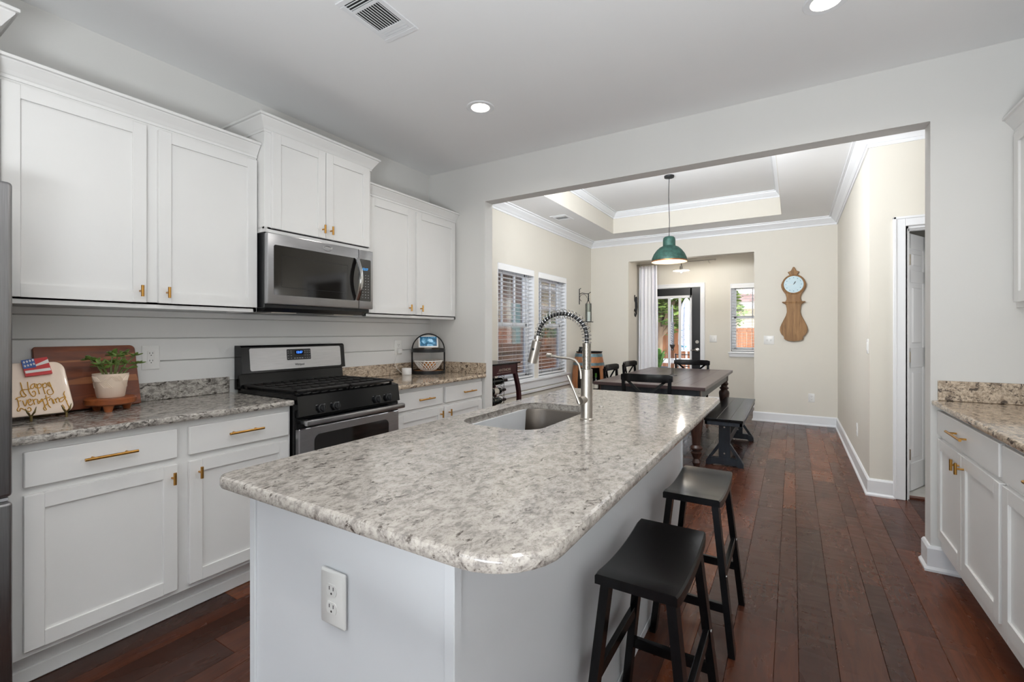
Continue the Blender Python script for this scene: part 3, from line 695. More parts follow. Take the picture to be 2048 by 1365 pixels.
# sink
o = thing('sink', 'stainless steel undermount sink in the island', 'sink', (-.985, 1.78, .68))
lps = []
for d, z in ((-.012, .8835), (.0, .8830), (.004, .875), (.008, .75), (.014, .715), (.030, .69), (.06, .682)):
    r_ = max(.02, .10 - d * .6); lps.append([(x, y, z) for x, y in round_rect(-1.172 + d, -.800 - d, 1.462 + d, 2.100 - d, r_)])
part('bowl', G().loft(lps, (False, True)), M['sink'], o)
part('drain', G().lathe([(.045, .6825), (.045, .686), (.030, .686), (.026, .683), (0, .683)], (-.985, 1.80, 0), 24), M['chrome'], o)

# faucet
fx, fy = -.726, 1.782
o = thing('kitchen_faucet', 'brushed nickel spring-neck kitchen faucet standing beside the island sink', 'faucet', (fx, fy, .914))
part('column', G().lathe([(0, 0), (.028, 0), (.028, .006), (.024, .010), (.0235, .205), (.0235, .21), (.015, .212), (.015, .216), (0, .216)], (fx, fy, .914), 28), M['nickel'], o)
g = G()
for k in range(23): z = 1.122 + k * .0048; g.lathe([(.0165, z), (.0185, z + .0012), (.0185, z + .0026), (.0165, z + .0038)], (fx, fy, 0), 20, cap=(False, False))
g.cyl((fx, fy, 1.11), (fx, fy, 1.232), .0160, n=20); part('lower_coil', g, M['nickel'], o)
arc = [Vector((fx, fy, 1.228))]
for k in range(25):
    a = math.pi * k / 24 * .97; arc.append(Vector((fx - .113 + .113 * math.cos(a), fy, 1.258 + .098 * math.sin(a))))
arc.append(Vector((fx - .227, fy, 1.255)))
part('hose', G().tube(arc, .0085, 12), M['blackplastic'], o, 'black hose inside the open spring')
def resample(pts, n):
    d = [0]
    for a, b in zip(pts, pts[1:]): d.append(d[-1] + (b - a).length)
    out = []; j = 0
    for k in range(n):
        t = d[-1] * k / (n - 1)
        while j < len(d) - 2 and d[j + 1] < t: j += 1
        out.append(pts[j].lerp(pts[j + 1], (t - d[j]) / max(1e-9, d[j + 1] - d[j])))
    return out
turns, per = 25, 14; fine = resample(arc, turns * per + 1); hel = []
for k, p in enumerate(fine):
    t = (fine[min(k + 1, len(fine) - 1)] - fine[max(k - 1, 0)]).normalized(); w = Vector((0, 1, 0)); u = t.cross(w)
    a = 2 * math.pi * k / per; hel.append(p + (u * math.cos(a) + w * math.sin(a)) * .0185)
part('spring', G().tube(hel, .0017, 6), M['chrome'], o)
hx = fx - .229
g = G().cyl((hx, fy, 1.262), (hx - .002, fy, 1.246), .016, n=18); g.cyl((hx, fy, 1.25), (hx - .004, fy, 1.232), .008, n=12)
part('collar', g, M['nickel'], o)
d_ = Vector((-.26, 0, -1)).normalized(); p0 = Vector((hx - .004, fy, 1.238))
s_ = part('spray_head', G().cyl(p0, p0 + d_ * .098, .0205, .0205, 24), M['nickel'], o)
part('spray_button', G().sphere(p0 + d_ * .036 + Vector((.0, -.0195, 0)), .0065, 12, (1, .5, 1)), M['blackplastic'], s_)
g = G().tube([(fx - .020, fy - .012, 1.085), (fx - .022, fy - .012, 1.112), (fx - .028, fy - .012, 1.140), (fx - .045, fy - .012, 1.160), (fx - .070, fy - .012, 1.167), (fx - .120, fy - .010, 1.170), (fx - .165, fy - .008, 1.176)], .0055, 10); g.cyl((fx - .155, fy - .008, 1.176), (fx - .180, fy - .006, 1.177), .0095, n=14)
part('holder_arm', g, M['nickel'], o)
g = G().cyl((fx, fy, 1.002), (fx - .010, fy - .050, .998), .0165, n=20); g.tube([(fx - .012, fy - .048, .985), (fx - .030, fy - .050, 1.03), (fx - .062, fy - .052, 1.10)], .0052, 10)
part('lever', g, M['nickel'], o)
single('air_switch', G().lathe([(0, 0), (.013, 0), (.012, .004), (.006, .006), (0, .006)], (-.793, 2.13, .914), 16), M['nickel'], 'tiny steel button on the granite behind the faucet', 'button')

# ------------------------------------------------------------------ range
ry0, ry1 = 1.500, 2.236
o = thing('gas_range', 'black and stainless gas range between the base cabinets', 'range', (-2.57, 1.868, 0))
g = G().box(XW + .03, -2.285, ry0, ry1, .02, .905, .003); g.box(XW + .06, -2.33, ry0 + .02, ry1 - .02, 0, .02); part('body', g, M['enamel'], o)
g = G().prism([(-2.272, .815), (-2.245, .822), (-2.262, .930), (-2.30, .938), (-2.845, .938), (-2.845, .905), (-2.29, .900)], (0, ry0, 0), (1, 0, 0), (0, 0, 1), (0, ry1 - ry0, 0)); part('cooktop', g, M['enamel'], o)
# backguard
g = G().prism([(XW + .025, .93), (-2.815, .93), (-2.83, 1.02), (-2.795, 1.028), (-2.812, 1.185), (-2.825, 1.195), (XW + .025, 1.195)], (0, ry0, 0), (1, 0, 0), (0, 0, 1), (0, ry1 - ry0, 0))
b_ = part('backguard', g, M['enamel'], o)
def tilt(y0, y1, z0, z1, d0, d1, r=.012):
    """rounded plate on the sloping backguard face"""
    xf = lambda z: -2.795 - (z - 1.028) * .108
    lp = round_rect(y0, y1, z0, z1, r, 5); return G().loft([[(xf(z) + d0, y, z) for y, z in lp], [(xf(z) + d1, y, z) for y, z in lp]])
part('trim_panel', tilt(1.546, 2.200, 1.040, 1.178, 0, .003), M['steel'], b_, 'brushed steel control panel')
c_ = part('control_panel', tilt(1.786, 1.958, 1.095, 1.166, .003, .005, .006), M['blackplastic'], b_)
part('clock_display', tilt(1.842, 1.904, 1.130, 1.158, .005, .006, .002), M['darkglass'], b_)
xf_ = lambda z: -2.795 - (z - 1.028) * .108
part('time_digits', G().text('12:57', .021, (xf_(1.137) + .0065, 1.873, 1.137), (0, 1, 0), (-.108, 0, 1), .0004), M['blue_led'], b_)
part('brand_lettering', G().text('Whirlpool', .020, (xf_(1.058) + .0035, 1.873, 1.058), (0, 1, 0), (-.108, 0, 1), .0004, sx=.8), M['blackprint'], b_)
g = G()
for y in (1.795, 1.815, 1.915, 1.932, 1.949):
    for z in (1.152, 1.140, 1.122, 1.106): g.box(xf_(z) + .005, xf_(z) + .0056, y - .005, y + .005, z, z + .002)
for y in (1.84, 1.858, 1.876, 1.894): g.box(xf_(1.106) + .005, xf_(1.106) + .0056, y - .006, y + .006, 1.104, 1.108)
part('key_legends', g, M['grey_print'], b_)
# grates
for a, b in ((1.515, 1.866), (1.870, 2.221)):
    g = G(); z0, z1 = .948, .962; xa, xb = -2.815, -2.285
    for x0, x1, y0_, y1_ in ((xa, xb, a, a + .014), (xa, xb, b - .014, b), (xa, xa + .014, a, b), (xb - .03, xb, a, b)): g.box(x0, x1, y0_, y1_, z0, z1, .004)
    for k in range(1, 6): y = a + (b - a) * k / 6; g.box(xa, xb, y - .004, y + .004, z0 + .002, z1, .002)
    for x in (-2.68, -2.55, -2.42): g.box(x - .005, x + .005, a, b, z0 + .002, z1, .002)
    for x in (xa + .01, xb - .02):
        for y in (a + .01, b - .01): g.box(x - .006, x + .006, y - .006, y + .006, .937, z0 + .004)
    part('grate', g, M['castiron'], o)
for x in (-2.44, -2.69):
    for y in (1.68, 2.055): part('burner', G().lathe([(0, 0), (.045, 0), (.045, .008), (.03, .012), (.028, .018), (0, .019)], (x, y, .938), 20), M['castiron'], o)
cx = lambda z: -2.245 - (z - .822) * .157
for y in (1.637, 1.731, 2.040, 2.132):
    g = G().lathe([(0, 0), (.024, 0), (.023, .012), (.019, .014), (.017, .026), (0, .027)], (cx(.852), y, .852), 20, Matrix.Rotation(R(80), 4, 'Y')); g.box(cx(.852) + .012, cx(.852) + .034, y - .005, y + .005, .832, .874, .002); part('knob', g, M['blackplastic'], o)
for y in (1.612, 1.66, 1.706, 1.754, 2.015, 2.064, 2.107, 2.156): part('knob_legend', G().box(cx(.872) + .0002, cx(.872) + .001, y - .006, y + .006, .871, .8725), M['grey_print'], o)
d = part('oven_door', G().box(-2.285, -2.250, ry0 + .004, ry1 - .004, .235, .755, .004), M['steel'], o)
lp = round_rect(1.596, 2.140, .33, .712, .035, 6); part('oven_window', G().loft([[(-2.2495, y, z) for y, z in lp], [(-2.2475, y, z) for y, z in lp]]), M['darkglass'], d)
g = G().box(-2.225, -2.192, ry0 + .012, ry1 - .002, .776, .806, .006, 2)
for y in (ry0 + .04, ry1 - .04): g.box(-2.285, -2.20, y - .02, y + .02, .782, .800, .003)
part('oven_handle', g, M['steel'], d)
part('upper_rail', G().box(-2.285, -2.262, ry0 + .002, ry1 - .002, .757, .815), M['enamel'], o)
part('drawer', G().box(-2.285, -2.252, ry0 + .004, ry1 - .004, .04, .228, .004), M['steel'], o)

# ------------------------------------------------------------------ microwave
y0, y1 = 1.478, 2.234; xf = -2.500
o = thing('microwave', 'stainless over-the-range microwave under the raised cabinet', 'microwave', (-2.70, 1.856, 1.425))
g = G().box(XW + .02, xf - .038, y0 + .003, y1 - .003, 1.415, 1.84, .003); g.prism([(XW + .02, 1.415), (xf - .05, 1.415), (xf - .09, 1.395), (XW + .02, 1.395)], (0, y0 + .02, 0), (1, 0, 0), (0, 0, 1), (0, y1 - y0 - .04, 0)); part('body', g, M['blackplastic'], o)
d = part('door', G().box(xf - .036, xf, y0, 2.111, 1.436, 1.838, .006, 2), M['steel'], o)
p_ = part('control_side', G().box(xf - .036, xf, 2.113, y1, 1.436, 1.838, .006, 2), M['steel'], o)
def plate(y0, y1, z0, z1, r, d0=0, d1=.0015): lp = round_rect(y0, y1, z0, z1, r, 5); return G().loft([[(xf + d0, y, z) for y, z in lp], [(xf + d1, y, z) for y, z in lp]])
part('window', plate(1.514, 2.108, 1.489, 1.773, .012), M['darkglass'], d)
g = G()
for a, b, c, e_ in ((1.56, 2.02, 1.535, 1.5365), (1.56, 2.02, 1.715, 1.7165), (1.56, 1.5615, 1.535, 1.7165), (2.0185, 2.02, 1.535, 1.7165)): g.box(xf + .0016, xf + .0019, a, b, c, e_)
part('window_border', g, M['blackplastic'], d)
part('brand_lettering', G().text('Whirlpool', .022, (xf + .0005, 1.866, 1.802), (0, 1, 0), (0, 0, 1), .0006, sx=.75), M['chrome'], d)
g = G().tube([Vector((xf + .002, 1.866 + .028 * math.cos(a), 1.803 + .016 * math.sin(a))) for a in [2 * math.pi * k / 24 for k in range(25)]], .0008, 5); part('brand_ring', g, M['chrome'], d)
hp = [(xf + .006 + .040 * math.sin(math.pi * k / 14), 2.089, 1.489 + .286 * k / 14) for k in range(15)]
lps = [[(x + dx, y + dy, z) for dx, dy in ((0, -.014), (.010, -.012), (.012, 0), (.010, .012), (0, .014), (-.004, 0))] for x, y, z in hp]
part('handle', G().loft(lps), M['chrome'], d)
part('control_panel', plate(2.118, 2.212, 1.489, 1.774, .008), M['darkglass'], p_)
part('clock_display', G().text('12:57', .022, (xf + .002, 2.163, 1.700), (0, 1, 0), (0, 0, 1), .0003), M['teal_led'], p_)
g = G()
for r_ in range(9):
    for c in range(3): y = 2.142 + c * .024; z = 1.665 - r_ * .019; g.box(xf + .0015, xf + .0019, y - .004, y + .004, z - .0015, z + .0015)
part('key_legends', g, M['grey_print'], p_)
for y in (1.56, 1.99): part('grease_filter', G().box(-2.78, -2.60, y, y + .16, 1.391, 1.396, .001), M['nickel'], o)

# ------------------------------------------------------------------ refrigerator
o = thing('refrigerator', 'stainless refrigerator at the end of the cabinet run, only its edge in view', 'refrigerator', (-2.55, -.02, 0))
part('body', G().box(XW + .03, -2.275, -.465, .435, .02, 1.765, .003), P('fridge_side_grey', (120, 120, 122), .45, .3, var=(30, .04)), o)
d = part('door', G().box(-2.27, -2.195, -.012, .437, .735, 1.772, .012, 3), M['fridge'], o); part('handle', G().tube([(-2.15, .03, .80), (-2.14, .03, 1.2), (-2.15, .03, 1.62)], .012, 10).cyl((-2.2, .03, .83), (-2.15, .03, .83), .01).cyl((-2.2, .03, 1.59), (-2.15, .03, 1.59), .01), M['steel'], d)
d = part('door', G().box(-2.27, -2.195, -.465, -.018, .735, 1.772, .012, 3), M['fridge'], o); part('handle', G().tube([(-2.15, -.06, .80), (-2.14, -.06, 1.2), (-2.15, -.06, 1.62)], .012, 10).cyl((-2.2, -.06, .83), (-2.15, -.06, .83), .01).cyl((-2.2, -.06, 1.59), (-2.15, -.06, 1.59), .01), M['steel'], d)
d = part('freezer_drawer', G().box(-2.27, -2.192, -.465, .437, .06, .718, .012, 3), M['fridge'], o); part('handle', G().tube([(-2.14, -.40, .65), (-2.135, 0, .65), (-2.14, .37, .65)], .012, 10).cyl((-2.2, -.37, .65), (-2.14, -.37, .65), .01).cyl((-2.2, .34, .65), (-2.14, .34, .65), .01), M['steel'], d)
part('hinge', G().box(-2.26, -2.21, .36, .43, .719, .733, .002), M['chrome'], o)

# ------------------------------------------------------------------ counter things beside the refrigerator
Ml = Matrix.Translation((-2.795, 0, .9215)) @ Matrix.Rotation(R(-16), 4, 'Y')      # leaning plane, local z up, local -x = back
lp = round_rect(.632, 1.003, 0, .302, (.006, .006, .022, .010), 5)
o = thing('cutting_board', 'large dark acacia cutting board leaning on the shiplap', 'cutting board', (-2.83, .817, .9145))
g = G().loft([[(-.024, y, z) for y, z in round_rect(.634, 1.001, .002, .300, (.006, .006, .020, .010), 5)], [(-.021, y, z) for y, z in lp], [(-.003, y, z) for y, z in lp], [(0, y, z) for y, z in round_rect(.634, 1.001, .002, .300, (.006, .006, .020, .010), 5)]]); g.xform(Ml); part('board', g, M['board'], o)
g = G()
g.v += [tuple(Ml @ Vector((.0004, y, z))) for y, z in ((.80, .150), (.995, .150), (1.0, .118), (.70, .118), (.74, .140))]; g.f += [(0, 1, 2, 3, 4)]; g.sm += [False]
g.add([Ml @ Vector((.0004, y, z)) for y, z in ((.70, .232), (.84, .236), (.995, .262), (1.0, .248), (.85, .226), (.72, .224))], [(0, 1, 2, 3, 4, 5)])
part('sapwood_streak', g, M['boardlight'], o, 'lighter sapwood streaks')

# plate with lettering on an easel
PA, PB = Vector((-2.665, 0, .932)), R(-22)
MP = Matrix.Translation(PA) @ Matrix.Rotation(PB, 4, 'Y') @ Matrix.Translation((0, .61, .118))
o = thing('decorative_plate', 'blush square plate reading Happy Everything on a small easel', 'plate', (-2.68, .61, .932))
g = G().loft([[(x, y, z) for y, z in round_rect(-.108 + d, .108 - d, -.116 + d, .116 - d, .038 - d * .5, 7)] for x, d in ((-.010, .03), (-.006, .004), (-.003, 0), (0, .002), (.001, .006), (-.001, .03))]); g.v = [(x, y * (.92 - .7 * z), z) for x, y, z in g.v]; g.xform(MP); part('dish', g, M['plate'], o)
# strokes traced in plate coordinates (y, z)
STROKES = [[(-0.0485,0.0296),(-0.0467,0.0172),(-0.0451,-0.0005),(-0.0407,-0.0184),(-0.0356,-0.0278),(-0.0418,-0.0333),(-0.0484,-0.0286),(-0.051,-0.0172),(-0.0496,-0.0076),(-0.0429,-0.0025),(-0.0324,-0.0026),(-0.0216,-0.0006)],[(-0.0274,0.03),(-0.0277,0.0117),(-0.0264,-0.0096),(-0.0215,-0.0278),(-0.0149,-0.0349),(-0.0085,-0.0293),(-0.008,-0.017),(-0.013,-0.0112),(-0.017,-0.017)],[(-0.0079,0.021),(-0.0154,0.0174),(-0.0202,0.008),(-0.018,0.0),(-0.0119,0.0022),(-0.0074,0.0131),(-0.0063,0.0208),(-0.0059,0.0076),(-0.0031,0.0012),(0.001,0.0043)],[(-0.0016,0.0189),(0.001,-0.0021),(0.0037,-0.0273)],[(0.0003,0.0123),(0.0065,0.0195),(0.0117,0.0147),(0.0114,0.0057),(0.006,0.0002),(0.0018,0.0021)],[(0.0154,0.0186),(0.0176,-0.0075),(0.0206,-0.0293)],[(0.0167,0.0106),(0.0229,0.02),(0.0283,0.0159),(0.0286,0.0057),(0.0231,-0.0002),(0.0184,0.0017)],[(0.033,0.0216),(0.0338,0.0088),(0.0379,0.004),(0.0425,0.0079)],[(0.0372,0.0237),(0.04,0.0081),(0.0444,-0.0123),(0.0463,-0.0252),(0.0401,-0.0328),(0.0314,-0.0324),(0.0273,-0.023),(0.0295,-0.0124),(0.0359,-0.0103)],[(-0.0498,-0.0312),(-0.0639,-0.0363),(-0.0666,-0.0411)],[(-0.0639,-0.0363),(-0.0605,-0.0505),(-0.0598,-0.0711)],[(-0.0596,-0.0489),(-0.0518,-0.0482)],[(-0.0591,-0.0712),(-0.0652,-0.0823),(-0.0647,-0.0908),(-0.059,-0.091),(-0.0559,-0.0802),(-0.0482,-0.0848),(-0.0396,-0.0929),(-0.0307,-0.0977),(-0.0267,-0.0915),(-0.0283,-0.0826),(-0.034,-0.081),(-0.0356,-0.0867)],[(-0.0477,-0.0488),(-0.0445,-0.0664),(-0.0408,-0.0721),(-0.0369,-0.0589),(-0.0347,-0.0463)],[(-0.0334,-0.0593),(-0.0262,-0.0568),(-0.0232,-0.0492),(-0.0276,-0.0445),(-0.0317,-0.0526),(-0.031,-0.0666),(-0.025,-0.0709),(-0.0198,-0.0647)],[(-0.0183,-0.0464),(-0.0158,-0.06),(-0.0143,-0.0707)],[(-0.0167,-0.0564),(-0.0125,-0.0482),(-0.0065,-0.0479)],[(-0.0041,-0.0482),(-0.0042,-0.0633),(-0.0009,-0.0673),(0.0049,-0.0558),(0.0067,-0.0489)],[(-0.0011,-0.055),(0.0032,-0.0608),(0.0097,-0.0564),(0.0137,-0.0516)],[(0.0092,-0.0475),(0.0127,-0.0639),(0.0157,-0.0855),(0.0184,-0.0965),(0.0133,-0.0985),(0.0104,-0.09),(0.0163,-0.0785),(0.0269,-0.0694)],[(0.0213,-0.0348),(0.0233,-0.0547),(0.0261,-0.0781),(0.0324,-0.0908)],[(0.0152,-0.0493),(0.0341,-0.0435)],[(0.0303,-0.0591),(0.0349,-0.049),(0.0393,-0.055),(0.0413,-0.0749)],[(0.0345,-0.04),(0.0347,-0.0425)],[(0.0418,-0.0553),(0.0437,-0.0699),(0.0464,-0.0739)],[(0.0483,-0.0525),(0.0518,-0.0692),(0.0536,-0.0713)],[(0.0501,-0.06),(0.0561,-0.0499),(0.0603,-0.0541),(0.062,-0.0688)],[(0.0794,-0.0474),(0.0687,-0.0515),(0.0615,-0.0597),(0.0632,-0.069),(0.0711,-0.0664),(0.0787,-0.0546)],[(0.0794,-0.0474),(0.0818,-0.0624),(0.0861,-0.0848),(0.0887,-0.0979),(0.0825,-0.109),(0.0739,-0.1048),(0.0736,-0.0939),(0.0683,-0.0823)],[(0.0816,-0.0239),(0.0778,-0.0363),(0.0827,-0.0533)],[(0.0848,-0.0664),(0.085,-0.0694)]]
g = G()
for s_ in STROKES:
    pts = [Vector((.0022, y, z)) for y, z in s_]
    pts = [MP @ p for p in pts]
    # smooth polyline (Catmull-Rom)
    sm = []
    for i in range(len(pts) - 1):
        a, b, c, d = pts[max(i - 1, 0)], pts[i], pts[i + 1], pts[min(i + 2, len(pts) - 1)]
        for t in (0, .25, .5, .75): sm.append(.5 * ((2 * b) + (c - a) * t + (2 * a - 5 * b + 4 * c - d) * t * t + (3 * b - a - 3 * c + d) * t ** 3))
    sm.append(pts[-1]); g.tube(sm, .0016, 6)
part('lettering', g, M['gold_paint'], o, 'hand-painted gold words Happy Everything!')
# flag
FL = [(-0.0404, 0.1201), (0.0379, 0.134), (0.0483, 0.0586), (-0.0329, 0.0503)]
def quad(a, b, c, d): return [a, b, c, d]
def fl(u, v, h):
    tl, tr, br, bl = [Vector((0, *q)) for q in FL]; p = (tl.lerp(tr, u)).lerp(bl.lerp(br, u), v); return MP @ Vector((h, p.y, p.z))
def flg(u0, u1, v0, v1, h0, h1): return G().loft([[fl(u, v, h0) for u, v in ((u0, v0), (u1, v0), (u1, v1), (u0, v1))], [fl(u, v, h1) for u, v in ((u0, v0), (u1, v0), (u1, v1), (u0, v1))]])
f_ = thing('flag_ornament', 'small ceramic stars-and-stripes ornament on the blush plate', 'ornament', tuple(fl(.5, 1, .004)))
part('stripes', flg(0, 1, 0, 1, .002, .013), M['red'], f_, 'red stripes')
g = flg(.45, 1, .20, .42, .013, .0142); g.v[:] = g.v
part('stripe', G().loft([[fl(u, v, h) for u, v in ((.47, .36), (1, .14), (1, .36), (.47, .46))] for h in (.0125, .0142)]), M['whiteglaze'], f_, 'white stripe')
part('stripe', flg(.02, .98, .66, .82, .0125, .0142), M['whiteglaze'], f_, 'white stripe')
part('canton', flg(-.02, .47, -.02, .52, .0125, .0146), M['blue'], f_, 'blue field')
g = G()
for r_ in range(2):
    for c in range(4):
        u, v = .04 + c * .115, .10 + r_ * .24 - .02 * c
        star = []
        for k in range(10):
            a = math.pi / 2 + k * math.pi / 5; q = .050 if k % 2 == 0 else .024; star.append((u + .03 + q * math.cos(a), v + .03 - q * 1.9 * math.sin(a)))
        g.loft([[fl(a, b, h) for a, b in star] for h in (.0143, .0156)])
part('stars', g, M['whiteglaze'], f_, 'white stars')
e_ = thing('plate_easel', 'antique bronze easel holding the blush plate', 'easel', (-2.67, .61, .9145))
for y in (.577, .684):
    g = G().tube([(-2.645, y, .9145), (-2.645, y, .928), (-2.648, y, .935)], .0045, 8); g.tube([(-2.648, y, .932), (-2.635, y - .012, .952), (-2.640, y - .018, .968)], [.003, .0035, .001], 8); g.tube([(-2.648, y, .932), (-2.635, y + .008, .952), (-2.640, y + .014, .972)], [.003, .0035, .001], 8); g.tube([(-2.648, y, .926), (-2.70, y, .922), (-2.74, y * .9 + .061, .918)], .0035, 8); part('hook', g, M['bronze'], e_)
part('back_leg', G().tube([(-2.735, .60, .919), (-2.735, .655, .919)], .003, 8).tube([(-2.735, .61, .918), (-2.76, .61, .9185)], .003, 6), M['bronze'], e_)

# pot on teak trivet
tc = (-2.705, .852)
o = thing('trivet_stand', 'round teak pedestal trivet with three feet under the plant pot', 'trivet', (*tc, .9145))
part('top', G().lathe([(0, .030), (.086, .030), (.094, .036), (.095, .056), (.090, .061), (0, .061)], (*tc, .9145), 20), M['trivet'], o)
for a in (-25, 95, 215):
    x, y = tc[0] + .062 * math.cos(R(a)), tc[1] + .062 * math.sin(R(a)); part('foot', G().lathe([(.013, 0), (.022, .031)], (x, y, .9145), 10), M['trivet'], o)
pz = .976
o = thing('potted_jade_plant', 'jade plant in a cream chevron-textured pot on the teak trivet', 'potted plant', (*tc, pz))
part('pot', G().lathe([(0, 0), (.048, 0), (.051, .003), (.0655, .105), (.066, .110), (.062, .110), (.059, .10), (0, .098)], (*tc, pz), 36), M['ceramic'], o)
g = G()
rz = lambda z: .051 + (z - .003) * .1428 + .0002
def onpot(a, z): return Vector((tc[0] + rz(z) * math.cos(a), tc[1] + rz(z) * math.sin(a), pz + z))
for blk in range(9):
    a0 = R(-140) + blk * R(40)
    for row in range(2):
        sgn = 1 if (blk + row) % 2 else -1
        for k in range(6):
            zb = .044 + row * .030 + (0 if row else 0)
            if row == 0 and blk % 2: continue
            a = a0 + R(3) + k * R(5.6); z = zb + (.002 if sgn > 0 else .026)
            g.tube([onpot(a, z), onpot(a + R(9), z + sgn * .013), onpot(a + R(18), z + sgn * .024)], .0014, 4)
part('chevron_relief', g, M['ceramic'], o)
rnd = random.Random(11); gs = G(); gl = G()
for i in range(9):
    a = rnd.random() * 6.28; b = .012 + rnd.random() * .03; p0 = Vector((tc[0] + b * math.cos(a), tc[1] + b * math.sin(a), pz + .095)); H_ = .05 + rnd.random() * .055
    p1 = p0 + Vector((math.cos(a) * .02, math.sin(a) * .03, H_ * .6)); p2 = p1 + Vector((math.cos(a) * .02, math.sin(a) * .035, H_ * .4)); gs.tube([p0, p1, p2], [.0045, .0038, .0022], 6)
    for q, nl in ((p1, 4), (p2, 7)):
        for k in range(nl):
            th = rnd.random() * 6.28; ph = rnd.uniform(-.1, .9); dv = Vector((math.cos(th) * math.cos(ph), math.sin(th) * math.cos(ph), math.sin(ph)))
            rot = dv.to_track_quat('X', 'Z').to_matrix().to_4x4(); L = rnd.uniform(.012, .019); gl.sphere(q + dv * L, L, 8, (1, .66, .2), rot)
part('stems', gs, M['stem'], o); part('leaves', gl, M['leaf'], o)
part('soil', G().lathe([(0, .099), (.0585, .099), (.0585, .097)], (*tc, pz), 24), M['soil'], o)

# ------------------------------------------------------------------ counter things in the corner
tc = (-2.739, 3.073); tz = .9145
o = thing('tiered_tray', 'two-tier black iron and wood round tray in the counter corner', 'tray', (*tc, tz))
for z, nm in ((0, 'lower_tier'), (.188, 'upper_tier')):
    t_ = part(nm, G().lathe([(0, z + .004), (.137, z + .004), (.137, z + .024), (0, z + .024)], (*tc, tz), 40), M['traywood'], o)
    part('rim', G().lathe([(.138, z), (.1445, z), (.1445, z + .030), (.138, z + .030)], (*tc, tz), 40, cap=(False, False)).lathe([(.138, z), (.138, z + .030)], (*tc, tz), 40, cap=(False, False)), M['blackiron'], t_)
ua = Vector((-.745, -.667, 0)); ua = Vector((.745, .667, 0))     # handle plane faces the room
g = G()
for s_ in (-1, 1): p = Vector((*tc, tz)) + ua * .140 * s_; g.box(p.x - .005, p.x + .005, p.y - .005, p.y + .005, tz, tz + .21)
g.tube([Vector((*tc, tz + .205)) + ua * .140 * math.cos(a) + Vector((0, 0, .142 * math.sin(a))) for a in [math.pi * k / 24 for k in range(25)]], .0055, 8)
part('handle', g, M['blackiron'], o)
bz = tz + .0245
o = thing('lattice_bowl', 'white open-lattice fruit bowl on the lower tray tier', 'bowl', (*tc, bz))
g = G(); nb = 22; br = lambda t: .052 + .070 * t ** .8
for sgn in (-1, 1):
    for k in range(nb):
        a0 = 2 * math.pi * k / nb
        g.tube([(tc[0] + br(t) * math.cos(a0 + sgn * t * .62), tc[1] + br(t) * math.sin(a0 + sgn * t * .62), bz + .006 + .080 * t ** 1.25) for t in [i / 7 for i in range(8)]], .0042, 6)
part('lattice', g, M['whiteglaze'], o)
part('rim', G().tube([(tc[0] + .123 * math.cos(a), tc[1] + .123 * math.sin(a), bz + .087) for a in [2 * math.pi * k / 36 for k in range(36)]], .0052, 8, ring=True), M['whiteglaze'], o)
part('foot', G().lathe([(0, 0), (.052, 0), (.055, .006), (.05, .010), (0, .010)], (*tc, bz), 28), M['whiteglaze'], o)
for i, (dx, dy) in enumerate(((.03, -.02), (-.035, .01), (.01, .045))):
    single('orange', G().sphere((tc[0] + dx, tc[1] + dy, bz + .011 + .036), .035, 14), P('orange_peel', (206, 128, 48), .5, var=(50, .12), bump=(200, .3)), ['orange fruit in the lattice bowl toward the island', 'orange fruit in the lattice bowl toward the shiplap', 'orange fruit in the lattice bowl toward the dining room'][i], 'orange', 'oranges in the lattice bowl')
uz = tz + .188 + .0245
hv = Vector((.72, -.69, 0)).normalized(); hu = Vector((-hv.y, hv.x, 0)); hb = Vector((*tc, uz)) + hv * .02
o = thing('smart_display', 'white framed smart display showing a blue landscape on the top tray tier', 'smart display', tuple(hb))
def hp_(u, v, d): w = hv * math.cos(R(22)) - Vector((0, 0, 0)); n = (hv * math.cos(R(20)) + Vector((0, 0, math.sin(R(20))))); up = Vector((0, 0, 1)) * math.cos(R(20)) - hv * math.sin(R(20)); return hb + Vector((0, 0, .016)) + hu * u + up * v + n * d
def hpl(u0, u1, v0, v1, r, d0, d1): lp = round_rect(u0, u1, v0, v1, r, 5); return G().loft([[hp_(u, v, d0) for u, v in lp], [hp_(u, v, d1) for u, v in lp]])
part('bezel', hpl(-.085, .085, 0, .112, .010, -.010, 0), M['white_plastic'], o)
part('screen', hpl(-.073, .073, .013, .099, .002, 0, .0006), M['screen'], o)
g = G().lathe([(0, 0), (.034, 0), (.036, .02), (.028, .045), (0, .047)], (hb.x - hv.x * .056, hb.y - hv.y * .056, uz), 20, Matrix.Diagonal((1, 1, 1, 1))); part('base', g, P('grey_speaker_fabric', (188, 186, 184), .9, var=(300, .1)), o)
o = thing('scented_wax_warmer', 'small white cylinder with a thin cord beside the tiered tray', 'wax warmer', (-2.815, 2.885, tz))
part('body', G().lathe([(0, 0), (.040, 0), (.041, .002), (.041, .052), (.039, .055), (.034, .055), (.033, .050), (0, .050)], (-2.815, 2.885, tz), 32), P('white_marble', (232, 230, 228), .35, var=(30, .04)), o)
part('cord', G().tube([(-2.845, 2.86, tz + .01), (-2.872, 2.83, tz + .05), (-2.884, 2.815, tz + .10), (-2.886, 2.83, tz + .14), (-2.886, 2.862, tz + .18)], .0016, 6), M['white_plastic'], o)

